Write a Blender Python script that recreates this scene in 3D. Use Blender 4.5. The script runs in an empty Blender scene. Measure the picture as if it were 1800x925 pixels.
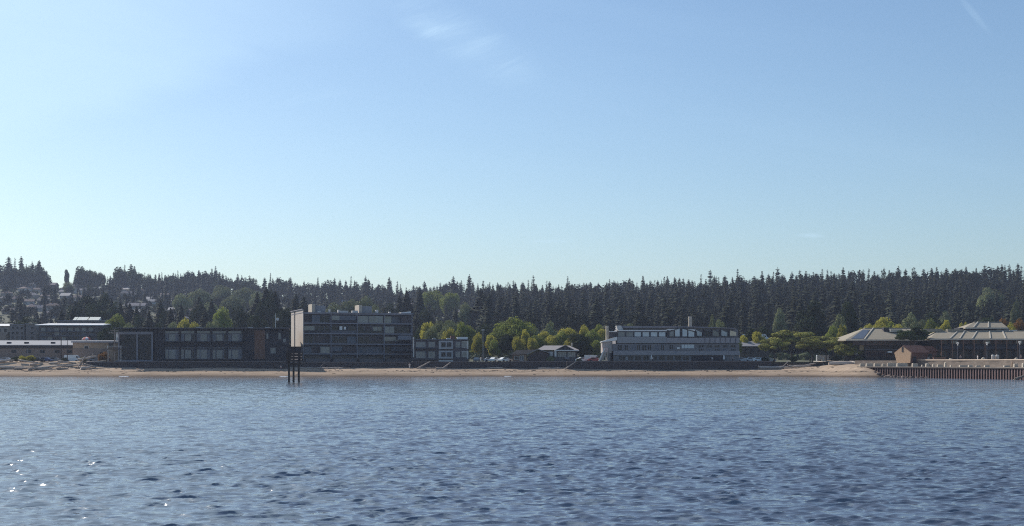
import bpy, math, random
import numpy as np
from mathutils import Vector, Matrix
R = math.radians
C = bpy.context.scene
COL = C.collection
# ------------------------------------------------------------------ camera
F = 2475.0            # focal length in photo pixels (photo 1800 x 925)
HOR = 636.0           # row of the true horizon in the photo
CAMZ = 4.5
cd = bpy.data.cameras.new('camera'); cam = bpy.data.objects.new('camera', cd); COL.objects.link(cam)
cam.location = (0, 0, CAMZ); cam.rotation_euler = (R(90), 0, 0)
cd.sensor_width = 36; cd.lens = 36 * F / 1800; cd.shift_y = (HOR - 462.5) / 1800
cd.clip_start = 0.5; cd.clip_end = 20000
C.camera = cam
# ------------------------------------------------------------------ light
SUN_A, SUN_E = 45.0, 36.0      # degrees left of the view axis, elevation
w = bpy.data.worlds.new('World'); C.world = w; w.use_nodes = True
nt = w.node_tree; N = nt.nodes; L = nt.links
bg = N['Background']
sky = N.new('ShaderNodeTexSky'); sky.sky_type = 'NISHITA'; sky.sun_disc = False
sky.sun_elevation = R(SUN_E); sky.sun_rotation = R(-SUN_A)
sky.air_density = 1.0; sky.dust_density = 0.8; sky.ozone_density = 1.5; sky.altitude = 0
tc = N.new('ShaderNodeTexCoord')
def nmath(op, a, b=None, tree=None):
    t = tree or nt
    n = t.nodes.new('ShaderNodeMath'); n.operation = op
    for i, v in enumerate((a, b)):
        if v is None: continue
        if isinstance(v, (int, float)): n.inputs[i].default_value = v
        else: t.links.new(v, n.inputs[i])
    return n.outputs[0]
sep = N.new('ShaderNodeSeparateXYZ'); L.new(tc.outputs['Generated'], sep.inputs[0])
# high thin cloud, laid out by direction (azimuth and elevation) in the sky ahead
yy = nmath('MAXIMUM', sep.outputs[1], 0.05)
cu = nmath('DIVIDE', sep.outputs[0], yy); cv = nmath('DIVIDE', sep.outputs[2], yy)
front = nmath('MULTIPLY', nmath('MINIMUM', nmath('MAXIMUM', nmath('MULTIPLY', sep.outputs[1], 4.0), 0.0), 1.0), 1.0)
comb = N.new('ShaderNodeCombineXYZ'); L.new(cu, comb.inputs[0]); L.new(cv, comb.inputs[1])
def cnoise(rot, sx, sy, sc, det=6, dist=0.4):
    mp = N.new('ShaderNodeMapping'); mp.vector_type = 'TEXTURE'; mp.inputs['Rotation'].default_value = (0, 0, R(rot)); mp.inputs['Scale'].default_value = (sx, sy, 1)
    L.new(comb.outputs[0], mp.inputs[0])
    n_ = N.new('ShaderNodeTexNoise'); n_.inputs['Scale'].default_value = sc; n_.inputs['Detail'].default_value = det; n_.inputs['Roughness'].default_value = 0.55; n_.inputs['Distortion'].default_value = dist
    L.new(mp.outputs[0], n_.inputs['Vector']); return n_.outputs['Fac']
def ramp(v, a, b_, c=0.0, d=1.0):
    m_ = N.new('ShaderNodeMapRange'); m_.interpolation_type = 'SMOOTHSTEP'
    for k_, q_ in enumerate((a, b_, c, d)): m_.inputs[1+k_].default_value = q_
    L.new(v, m_.inputs[0]); return m_.outputs[0]
def uv(px, row): return (px-900)/F, (HOR-row)/F
def ell(px, row, ang, ra, rb):
    """soft ellipse centred on a sky direction, long axis turned by ang degrees (clockwise down to the right)"""
    u0, v0 = uv(px, row); c_, s_ = math.cos(R(ang)), -math.sin(R(ang))
    du = nmath('SUBTRACT', cu, u0); dv = nmath('SUBTRACT', cv, v0)
    a_ = nmath('DIVIDE', nmath('ADD', nmath('MULTIPLY', du, c_), nmath('MULTIPLY', dv, s_)), ra/F)
    b_ = nmath('DIVIDE', nmath('ADD', nmath('MULTIPLY', du, -s_), nmath('MULTIPLY', dv, c_)), rb/F)
    r2 = nmath('SQRT', nmath('ADD', nmath('MULTIPLY', a_, a_), nmath('MULTIPLY', b_, b_)))
    return ramp(r2, 0.15, 1.0, 1.0, 0.0)
# broad veil above a line rising from the left edge
lin = nmath('SUBTRACT', nmath('SUBTRACT', cv, uv(0, 262)[1]), nmath('MULTIPLY', nmath('SUBTRACT', cu, uv(0, 0)[0]), 0.30))
lin = nmath('ADD', lin, nmath('MULTIPLY', nmath('SUBTRACT', cnoise(-16, .3, .05, 1.4), 0.5), 0.05))
edge = ramp(lin, -0.008, 0.022)
veilm = nmath('MULTIPLY', edge, ramp(cu, -0.02, -0.36, 0.0, 1.0))
veil = nmath('MULTIPLY', veilm, nmath('ADD', 0.30, nmath('MULTIPLY', cnoise(-16, .3, .07, 2.2), 0.40)))
wn = ramp(cnoise(20, .10, .018, 1.5, 8, 1.0), 0.38, 0.72)
wisp = nmath('MULTIPLY', nmath('MULTIPLY', ell(820, 72, 28, 190, 60), nmath('ADD', 0.25, nmath('MULTIPLY', wn, 0.75))), 0.30)
wisp = nmath('ADD', wisp, nmath('MULTIPLY', nmath('MULTIPLY', ell(770, 55, 12, 90, 22), nmath('ADD', 0.3, wn)), 0.16))
wisp = nmath('ADD', wisp, nmath('MULTIPLY', ell(1712, 25, 50, 60, 9), 0.10))
wisp = nmath('ADD', wisp, nmath('MULTIPLY', ell(1425, 414, 2, 34, 6), 0.22)); wisp = nmath('ADD', wisp, nmath('MULTIPLY', ell(970, 424, 1, 45, 5), 0.14))
wisp = nmath('ADD', wisp, nmath('MULTIPLY', nmath('MULTIPLY', ell(530, 172, -8, 120, 18), wn), 0.10))
soft = nmath('MULTIPLY', ramp(cnoise(-8, .6, .08, 1.2), 0.42, 0.7), 0.05)
cf = nmath('MULTIPLY', nmath('MINIMUM', nmath('ADD', nmath('ADD', veil, wisp), soft), 0.8), front)
tint = N.new('ShaderNodeVectorMath'); tint.operation = 'MULTIPLY'; tint.inputs[1].default_value = (0.83, 0.965, 1.07); L.new(sky.outputs[0], tint.inputs[0])
mix = N.new('ShaderNodeMixRGB'); mix.inputs[2].default_value = (6.0, 8.3, 10.3, 1)
L.new(cf, mix.inputs[0]); L.new(tint.outputs[0], mix.inputs[1]); L.new(mix.outputs[0], bg.inputs[0])
bg.inputs[1].default_value = 0.079
sd = bpy.data.lights.new('sun', 'SUN'); so = bpy.data.objects.new('sun', sd); COL.objects.link(so)
sd.energy = 3.6; sd.angle = R(0.5); sd.color = (1.0, 0.93, 0.84)
SV = Vector((-math.sin(R(SUN_A)) * math.cos(R(SUN_E)), math.cos(R(SUN_A)) * math.cos(R(SUN_E)), math.sin(R(SUN_E))))
so.rotation_euler = SV.to_track_quat('Z', 'Y').to_euler()
C.view_settings.view_transform = 'Standard'; C.view_settings.look = 'None'; C.view_settings.exposure = 0.5; C.view_settings.gamma = 1
C.view_settings.use_curve_mapping = False
C.render.filter_size = 1.1; C.cycles.pixel_filter_type = 'BLACKMAN_HARRIS'; C.cycles.filter_width = 1.1
C.cycles.max_bounces = 6; C.cycles.diffuse_bounces = 2; C.cycles.glossy_bounces = 2; C.cycles.transmission_bounces = 2
C.cycles.volume_bounces = 0; C.cycles.transparent_max_bounces = 4
C.cycles.sample_clamp_direct = 12; C.cycles.sample_clamp_indirect = 3
C.cycles.use_denoising = False

# ------------------------------------------------------------------ helpers
def X(px, Y): return (px - 900) / F * Y
def Z(row, Y): return CAMZ + (HOR - row) / F * Y
MATS = {}
def mat(name, col, rough=0.8, var=0.25, scale=1.0, bump=0.0, spec=0.3, metal=0.0, rnd=0.0, stretch=None, trans=0.0, bscale=None):
    if name in MATS: return MATS[name]
    m = bpy.data.materials.new(name); m.use_nodes = True; t = m.node_tree; n = t.nodes; l = t.links
    b = n['Principled BSDF']; b.inputs['Roughness'].default_value = rough; b.inputs['Specular IOR Level'].default_value = spec; b.inputs['Metallic'].default_value = metal
    c = n.new('ShaderNodeTexCoord'); mpn = n.new('ShaderNodeMapping')
    if stretch: mpn.inputs['Scale'].default_value = stretch
    l.new(c.outputs['Object'], mpn.inputs[0])
    no = n.new('ShaderNodeTexNoise'); no.inputs['Scale'].default_value = scale; no.inputs['Detail'].default_value = 6; no.inputs['Roughness'].default_value = 0.65
    l.new(mpn.outputs[0], no.inputs['Vector'])
    cr = n.new('ShaderNodeMapRange'); cr.inputs[1].default_value = 0.3; cr.inputs[2].default_value = 0.7
    cr.inputs[3].default_value = 1 - var; cr.inputs[4].default_value = 1 + var
    l.new(no.outputs['Fac'], cr.inputs[0])
    v = cr.outputs[0]
    if rnd:
        oi = n.new('ShaderNodeObjectInfo'); mr2 = n.new('ShaderNodeMapRange'); mr2.inputs[3].default_value = 1 - rnd; mr2.inputs[4].default_value = 1 + rnd
        l.new(oi.outputs['Random'], mr2.inputs[0])
        v = nmath('MULTIPLY', v, mr2.outputs[0], t)
    vm = n.new('ShaderNodeVectorMath'); vm.operation = 'SCALE'; vm.inputs[0].default_value = col[:3]; l.new(v, vm.inputs['Scale'])
    l.new(vm.outputs[0], b.inputs['Base Color'])
    if bump:
        bn = n.new('ShaderNodeBump'); bn.inputs['Strength'].default_value = bump; bn.inputs['Distance'].default_value = 0.3
        if bscale:
            n2 = n.new('ShaderNodeTexNoise'); n2.inputs['Scale'].default_value = bscale; n2.inputs['Detail'].default_value = 4; l.new(mpn.outputs[0], n2.inputs['Vector']); l.new(n2.outputs['Fac'], bn.inputs['Height'])
        else: l.new(no.outputs['Fac'], bn.inputs['Height'])
        l.new(bn.outputs[0], b.inputs['Normal'])
    if trans:
        tr = n.new('ShaderNodeBsdfTranslucent'); l.new(vm.outputs[0], tr.inputs[0])
        mx = n.new('ShaderNodeMixShader'); mx.inputs[0].default_value = trans
        l.new(b.outputs[0], mx.inputs[1]); l.new(tr.outputs[0], mx.inputs[2]); l.new(mx.outputs[0], n['Material Output'].inputs[0])
    MATS[name] = m
    return m
class MB:
    def __init__(s): s.v = []; s.f = []
    def add(s, vs, fs):
        o = len(s.v); s.v += [tuple(p) for p in vs]; s.f += [tuple(i + o for i in f) for f in fs]; return s
    def box(s, x0, x1, y0, y1, z0, z1):
        return s.add([(x0,y0,z0),(x1,y0,z0),(x1,y1,z0),(x0,y1,z0),(x0,y0,z1),(x1,y0,z1),(x1,y1,z1),(x0,y1,z1)],
                     [(0,3,2,1),(4,5,6,7),(0,1,5,4),(1,2,6,5),(2,3,7,6),(3,0,4,7)])
    def prism(s, poly, a0, a1, axis='y'):
        n = len(poly)
        mk = {'y': lambda p, a: (p[0], a, p[1]), 'x': lambda p, a: (a, p[0], p[1]), 'z': lambda p, a: (p[0], p[1], a)}[axis]
        return s.add([mk(p, a0) for p in poly] + [mk(p, a1) for p in poly],
                     [tuple(range(n))[::-1], tuple(range(n, 2*n))] + [(i, (i+1) % n, n + (i+1) % n, n + i) for i in range(n)])
    def tube(s, pts, rs, n=7):
        rings = []; pts = [Vector(p) for p in pts]
        for i, p in enumerate(pts):
            d = (pts[min(i+1, len(pts)-1)] - pts[max(i-1, 0)]).normalized()
            a = d.orthogonal().normalized(); b = d.cross(a)
            r = rs[i] if hasattr(rs, '__len__') else rs
            rings.append([p + (a*math.cos(2*math.pi*k/n) + b*math.sin(2*math.pi*k/n))*r for k in range(n)])
        vs = [q for r_ in rings for q in r_]; m = len(pts)
        fs = [(i*n+k, i*n+(k+1) % n, (i+1)*n+(k+1) % n, (i+1)*n+k) for i in range(m-1) for k in range(n)]
        fs += [tuple(range(n))[::-1], tuple((m-1)*n+k for k in range(n))]
        return s.add(vs, fs)
    def ball(s, c, rx, ry, rz, nu=10, nv=7):
        vs = [(c[0], c[1], c[2]-rz)]
        for j in range(1, nv):
            a = math.pi*j/nv
            for i in range(nu): vs.append((c[0]+rx*math.sin(a)*math.cos(2*math.pi*i/nu), c[1]+ry*math.sin(a)*math.sin(2*math.pi*i/nu), c[2]-rz*math.cos(a)))
        vs.append((c[0], c[1], c[2]+rz)); fs = []
        for i in range(nu): fs.append((0, 1+(i+1) % nu, 1+i))
        for j in range(nv-2):
            for i in range(nu): fs.append((1+j*nu+i, 1+j*nu+(i+1) % nu, 1+(j+1)*nu+(i+1) % nu, 1+(j+1)*nu+i))
        l_ = len(vs)-1
        for i in range(nu): fs.append((1+(nv-2)*nu+i, 1+(nv-2)*nu+(i+1) % nu, l_))
        return s.add(vs, fs)
    def build(s, name, m, parent=None, smooth=False, **kw):
        me = bpy.data.meshes.new(name); me.from_pydata(s.v, [], s.f); me.update()
        ms = m if isinstance(m, (list, tuple)) else [m]
        for q in ms: me.materials.append(q)
        if smooth: me.polygons.foreach_set('use_smooth', [True]*len(me.polygons))
        o = bpy.data.objects.new(name, me); COL.objects.link(o)
        if parent: o.parent = parent
        tag(o, **kw)
        return o
def box(*a): return MB().box(*a)
def tag(o, label=None, cat=None, group=None, kind=None):
    if label: o['label'] = label
    if cat: o['category'] = cat
    if group: o['group'] = group
    if kind: o['kind'] = kind
    return o
def empty(name, loc, rz=0, label=None, cat=None, group=None, scale=None):
    o = bpy.data.objects.new(name, None); COL.objects.link(o); o.location = loc; o.rotation_euler = (0, 0, rz); o.empty_display_size = 0.5
    if scale: o.scale = scale
    return tag(o, label, cat, group)
def fast_mesh(name, V, quads, m, smooth=False, midx=None):
    V = np.asarray(V, dtype=np.float32); quads = np.asarray(quads, dtype=np.int32)
    me = bpy.data.meshes.new(name); me.vertices.add(len(V)); me.vertices.foreach_set('co', V.ravel())
    k = quads.shape[1]
    me.loops.add(quads.size); me.loops.foreach_set('vertex_index', quads.ravel())
    me.polygons.add(len(quads)); me.polygons.foreach_set('loop_start', np.arange(0, quads.size, k, dtype=np.int32))
    me.polygons.foreach_set('loop_total', np.full(len(quads), k, dtype=np.int32))
    for q in (m if isinstance(m, (list, tuple)) else [m]): me.materials.append(q)
    if midx is not None: me.polygons.foreach_set('material_index', np.asarray(midx, dtype=np.int32))
    if smooth: me.polygons.foreach_set('use_smooth', np.ones(len(quads), dtype=bool))
    me.update(calc_edges=True); me.validate()
    return me
def link_mesh(name, me, parent=None, **kw):
    o = bpy.data.objects.new(name, me); COL.objects.link(o)
    if parent: o.parent = parent
    return tag(o, **kw)
def copy_tree(o, parent=None):
    c = o.copy(); COL.objects.link(c)
    if parent: c.parent = parent
    for ch in list(o.children): copy_tree(ch, c)
    return c
ORD = 'zeroth first second third fourth fifth sixth seventh eighth ninth tenth eleventh twelfth thirteenth fourteenth fifteenth sixteenth seventeenth eighteenth nineteenth twentieth'.split() + ['twenty-' + a for a in 'first second third fourth fifth sixth seventh eighth ninth'.split()] + ['thirtieth'] + ['thirty-' + a for a in 'first second third fourth fifth sixth seventh eighth ninth'.split()] + ['fortieth'] + ['forty-' + a for a in 'first second third fourth fifth sixth seventh eighth ninth'.split()]
SEG = [(-400, 66, 'the grey stepped flats'), (66, 200, 'the white roofed flats'), (200, 282, 'the glass pavilion'), (282, 360, 'the left ribbon windows'),
       (360, 436, 'the right ribbon windows'), (436, 509, 'the brown wall panel'), (509, 582, 'the tan end wall'), (582, 650, 'the middle apartment bays'),
       (650, 727, 'the end apartment bay'), (727, 832, 'the white framed bay'), (832, 898, 'the grey light pole'), (898, 955, 'the brown cottage'),
       (955, 1050, 'the white eaved cottage'), (1050, 1120, 'the outside stair'), (1120, 1200, 'the pointed gable windows'), (1200, 1300, 'the tall steel flue'),
       (1300, 1385, 'the flat topped pines'), (1385, 1475, 'the big round tree'), (1475, 1560, 'the solar panels'), (1560, 1640, 'the brick hut'),
       (1640, 1715, 'the first promenade lamp'), (1715, 2300, 'the raised top roof')]
def auto_label(items, desc):
    """items: (obj, px, band, extra) -> labels with an ordinal inside each (extra, band, segment) cell"""
    cells = {}
    for it in items:
        seg = next(s[2] for s in SEG if s[0] <= it[1] < s[1])
        cells.setdefault((it[3], it[2], seg), []).append(it)
    for (ex, band, seg), L_ in cells.items():
        L_.sort(key=lambda q: q[1])
        for i, it in enumerate(L_):
            if len(L_) == 1: it[0]['label'] = f'{ex} {desc}, the only one {band} above {seg}'
            else: it[0]['label'] = f'{ex} {desc}, {ORD[i+1]} from left {band} above {seg}'

# ------------------------------------------------------------------ materials
M = {}
M['sand'] = mat('sand', (0.50, 0.37, 0.26), 0.95, 0.16, 0.35, 0.3, stretch=(0.25, 1.6, 1), bscale=3.0)
M['soil'] = mat('soil', (0.075, 0.08, 0.045), 0.95, 0.45, 0.05, 0.3)
M['concrete'] = mat('concrete', (0.42, 0.39, 0.36), 0.9, 0.2, 0.8, 0.2)
M['pale_conc'] = mat('pale_concrete', (0.46, 0.40, 0.32), 0.85, 0.2, 1.5, 0.2)
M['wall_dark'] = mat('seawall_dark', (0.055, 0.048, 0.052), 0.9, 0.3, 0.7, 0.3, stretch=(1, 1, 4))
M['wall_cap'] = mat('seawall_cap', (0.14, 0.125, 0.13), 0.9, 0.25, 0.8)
M['charcoal'] = mat('charcoal_cladding', (0.028, 0.026, 0.034), 0.7, 0.25, 0.6, stretch=(4, 1, 0.4))
M['charcoal2'] = mat('charcoal_panel', (0.045, 0.042, 0.05), 0.7, 0.2, 0.6)
M['grey_frame'] = mat('grey_frame', (0.22, 0.22, 0.25), 0.6, 0.12, 1.0)
M['grey_dk'] = mat('dark_grey_metal', (0.10, 0.10, 0.12), 0.5, 0.15, 1.0)
M['apt_slab'] = mat('apartment_slab', (0.25, 0.24, 0.27), 0.8, 0.15, 0.8)
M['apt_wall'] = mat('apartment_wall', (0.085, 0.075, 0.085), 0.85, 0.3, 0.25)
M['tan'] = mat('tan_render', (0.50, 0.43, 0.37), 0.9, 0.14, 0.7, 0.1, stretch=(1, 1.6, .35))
M['brown_panel'] = mat('brown_panel', (0.16, 0.085, 0.06), 0.8, 0.15, 1.0, stretch=(4, 1, .5))
M['glass'] = mat('dark_glass', (0.014, 0.016, 0.024), 0.12, 0.5, 0.5, spec=0.25)
M['glass_blue'] = mat('blue_glass', (0.095, 0.115, 0.145), 0.12, 0.4, 0.45, spec=0.9)
M['glass_painted_sky'] = mat('painted_sky_glass', (0.46, 0.53, 0.58), 0.15, 0.15, 0.5, spec=0.9)  # sky seen in the panes is put into the base colour
M['curtain'] = mat('curtained_glass', (0.12, 0.13, 0.155), 0.5, 0.35, 1.2, stretch=(4, 1, .4))
M['curtain_br'] = mat('brown_curtain_glass', (0.075, 0.055, 0.06), 0.5, 0.35, 1.2, stretch=(4, 1, .4))
M['white'] = mat('white_paint', (0.78, 0.76, 0.73), 0.6, 0.08, 1.0)
M['offwhite'] = mat('offwhite_paint', (0.55, 0.53, 0.50), 0.7, 0.12, 1.0)
M['rest_wall'] = mat('slate_siding', (0.20, 0.19, 0.195), 0.8, 0.12, 0.8, stretch=(.5, 1, 4))
M['rest_roof'] = mat('slate_roof', (0.24, 0.225, 0.25), 0.7, 0.15, 0.6)
M['rest_lit'] = mat('painted_sunlit_siding', (0.40, 0.36, 0.33), 0.9, 0.18, 1.2, stretch=(3, 3, .5))  # lighter siding tone with the sunlight put into its colour
M['roof_grey'] = mat('grey_shingle', (0.27, 0.25, 0.25), 0.9, 0.18, 1.5)
M['roof_hip'] = mat('weathered_shingle', (0.30, 0.26, 0.195), 0.9, 0.14, 0.8, 0.2, stretch=(1, 2, 2))
M['roof_brown'] = mat('brown_shingle', (0.25, 0.185, 0.155), 0.9, 0.2, 1.5)
M['roof_seam'] = mat('pale_roof_seam', (0.45, 0.41, 0.34), 0.7, 0.1, 1.0)
M['wood_dark'] = mat('dark_timber', (0.05, 0.038, 0.034), 0.9, 0.3, 2.0, 0.3, stretch=(3, 3, .3))
M['wood_brown'] = mat('brown_siding', (0.20, 0.11, 0.075), 0.85, 0.2, 1.0, stretch=(4, 4, .4))
M['brick'] = mat('brick', (0.46, 0.31, 0.20), 0.9, 0.2, 2.5, 0.2)
M['brick_dk'] = mat('brick_shingle', (0.13, 0.06, 0.045), 0.9, 0.2, 2.0, 0.2)
M['driftwood'] = mat('driftwood', (0.38, 0.32, 0.27), 0.95, 0.3, 2.0, 0.3, rnd=0.35)
M['pole_wood'] = mat('pole_timber', (0.26, 0.21, 0.18), 0.95, 0.2, 2.0, stretch=(4, 4, .3))
M['pile'] = mat('wet_pile', (0.03, 0.024, 0.02), 0.7, 0.4, 2.0, 0.3)
M['tyre'] = mat('tyre', (0.02, 0.02, 0.02), 0.9, 0.1)
M['steel'] = mat('steel', (0.42, 0.42, 0.42), 0.4, 0.1, metal=0.5)
M['sheet'] = mat('rusty_sheet_pile', (0.13, 0.08, 0.075), 0.8, 0.35, 0.9, 0.2, stretch=(3, 3, .6))
M['rock'] = mat('shore_rock', (0.17, 0.13, 0.11), 0.95, 0.4, 1.5, 0.5, rnd=0.4)
M['solar'] = mat('solar_panel', (0.09, 0.10, 0.12), 0.3, 0.15, 1.0, spec=0.6)
M['grass'] = mat('dune_grass', (0.16, 0.17, 0.06), 0.95, 0.4, 1.0)
M['red'] = mat('red_cloth', (0.55, 0.09, 0.08), 0.8, 0.1)
M['skin'] = mat('skin', (0.45, 0.27, 0.2), 0.6, 0.05)
M['hair'] = mat('hair', (0.04, 0.025, 0.02), 0.8, 0.1)
M['asphalt'] = mat('asphalt', (0.05, 0.05, 0.052), 0.9, 0.2, 0.5)
BARK = mat('bark', (0.07, 0.05, 0.04), 0.95, 0.3, 2.0)
CONF = mat('conifer_needles', (0.030, 0.035, 0.021), 0.9, 0.4, 6.0, rnd=0.3, spec=0.05)
FORM = mat('forest_needles', (0.031, 0.034, 0.020), 0.9, 0.4, 0.09, spec=0.05)
DEC = [mat('leaves_dark', (0.035, 0.05, 0.018), 0.85, 0.45, 3.0, rnd=0.3, spec=0.1, trans=0.2),
       mat('leaves_green', (0.21, 0.24, 0.05), 0.85, 0.5, 3.0, rnd=0.25, spec=0.1, trans=0.4),
       mat('leaves_yellow', (0.38, 0.35, 0.06), 0.85, 0.45, 3.0, rnd=0.2, spec=0.1, trans=0.45),
       mat('leaves_grey', (0.20, 0.215, 0.10), 0.85, 0.4, 3.0, rnd=0.25, spec=0.1, trans=0.2),
       mat('leaves_rust', (0.24, 0.12, 0.03), 0.85, 0.35, 3.0, rnd=0.15, spec=0.1, trans=0.3)]
# pines by the beach: olive
PINE = mat('pine_needles', (0.24, 0.235, 0.06), 0.9, 0.5, 1.2, rnd=0.2, spec=0.1, trans=0.15)

# ------------------------------------------------------------------ water
def sm(a, b, x): t = np.clip((x-a)/(b-a), 0, 1); return t*t*(3-2*t)
SLOPE = 0.062
def make_water():
    rs = np.random.RandomState(3)
    nr, nc = 1900, 1100
    r = 32 * np.exp(np.linspace(0, math.log(440/32.0), nr))
    a = np.linspace(-0.46, 0.46, nc)
    Y, A = np.meshgrid(r, a, indexing='ij')
    Xg = A * Y
    H = np.zeros_like(Y); DX = np.zeros_like(Y); DY = np.zeros_like(Y)
    dr = np.gradient(r)[:, None]
    env0 = 1 + 0.3*np.sin(Xg*0.043+Y*0.061+1)*np.sin(Xg*-0.031+Y*0.047+2.2)
    NB, PB = 7, 16
    lams = np.exp(np.linspace(math.log(0.2), math.log(1.7), NB*PB)) * rs.uniform(0.96, 1.04, NB*PB)
    for bnd in range(NB):
        L0 = lams[bnd*PB+PB//2]
        gp = np.zeros_like(Y)
        for i in range(7):   # wave groups: each band comes in patches several wavelengths across
            k = 2*math.pi/(L0*rs.uniform(2.6, 7)); th = rs.uniform(-1.5, 1.5); gp += np.sin(k*(Xg*math.sin(th)+Y*math.cos(th))+rs.uniform(0, 6.28))
        env = env0*(0.40 + 1.45*sm(-0.3, 3.2, gp))
        for lm in lams[bnd*PB:(bnd+1)*PB]:
            k = 2*math.pi/lm; th = rs.normal(0.12, 0.40); kx, ky = k*math.sin(th), k*math.cos(th)
            slope = SLOPE * max(.22, math.exp(-math.log(lm/.52)**2/(2*.5**2))) * rs.uniform(0.5, 1.5); amp = slope/k
            fade = np.clip((lm/(2.5*dr) - 1)/0.8, 0, 1); n = int((fade[:, 0] > 0).sum())
            if n == 0: continue
            ph = kx*Xg[:n] + ky*Y[:n] + rs.uniform(0, 2*math.pi); s, c = np.sin(ph), np.cos(ph); am = amp*fade[:n]*env[:n]
            H[:n] += am*s; DX[:n] += am*0.9*c*math.sin(th); DY[:n] += am*0.9*c*math.cos(th)
    damp = np.clip((Xg*0 + 445 - Y)/30, 0.15, 1)
    H = 0.10*np.tanh(H/0.10)*damp
    V = np.stack([Xg + DX, Y + DY, H], -1).reshape(-1, 3)
    idx = np.arange(nr*nc).reshape(nr, nc)
    q = np.stack([idx[:-1, :-1], idx[:-1, 1:], idx[1:, 1:], idx[1:, :-1]], -1).reshape(-1, 4)
    # far-reaching flat skirt around the fan, sharing the same object
    base = len(V)
    s = 6000.0
    cn = [(-s, -s, -.25), (s, -s, -.25), (s, 430, -.25), (-s, 430, -.25)]
    V = np.vstack([V, np.array(cn)]); q = np.vstack([q, [[base, base+1, base+2, base+3]]])
    m = bpy.data.materials.new('sea_water'); m.use_nodes = True; t = m.node_tree; n = t.nodes; l = t.links
    b = n['Principled BSDF']; b.inputs['Base Color'].default_value = (0.085, 0.097, 0.12, 1); b.inputs['Roughness'].default_value = 0.085; b.inputs['IOR'].default_value = 3.0
    g = n.new('ShaderNodeNewGeometry')
    def noise(sc, det, stretch):
        mp_ = n.new('ShaderNodeMapping'); mp_.inputs['Scale'].default_value = stretch; mp_.inputs['Rotation'].default_value = (0, 0, R(12)); l.new(g.outputs['Position'], mp_.inputs[0])
        x = n.new('ShaderNodeTexNoise'); x.inputs['Scale'].default_value = sc; x.inputs['Detail'].default_value = det; x.inputs['Roughness'].default_value = 0.6; l.new(mp_.outputs[0], x.inputs['Vector']); return x.outputs['Fac']
    b1 = n.new('ShaderNodeBump'); b1.inputs['Strength'].default_value = 0.14; b1.inputs['Distance'].default_value = 0.10; l.new(noise(5.0, 3, (0.6, 1.3, 1)), b1.inputs['Height'])
    gust = noise(0.035, 4, (0.5, 1.6, 1))
    mrg = n.new('ShaderNodeMapRange'); mrg.inputs[1].default_value = 0.35; mrg.inputs[2].default_value = 0.65; mrg.inputs[3].default_value = 0.5; mrg.inputs[4].default_value = 0.95; l.new(gust, mrg.inputs[0])
    b2 = n.new('ShaderNodeBump'); b2.inputs['Distance'].default_value = 0.26; l.new(mrg.outputs[0], b2.inputs['Strength']); l.new(noise(0.75, 3, (0.45, 1.3, 1)), b2.inputs['Height']); l.new(b1.outputs[0], b2.inputs['Normal'])
    l.new(b2.outputs[0], b.inputs['Normal'])
    me = fast_mesh('water', V, q, m, True)
    link_mesh('water', me, kind='structure', label='choppy blue sea with dark ripples in front of the beach')
make_water()

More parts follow.
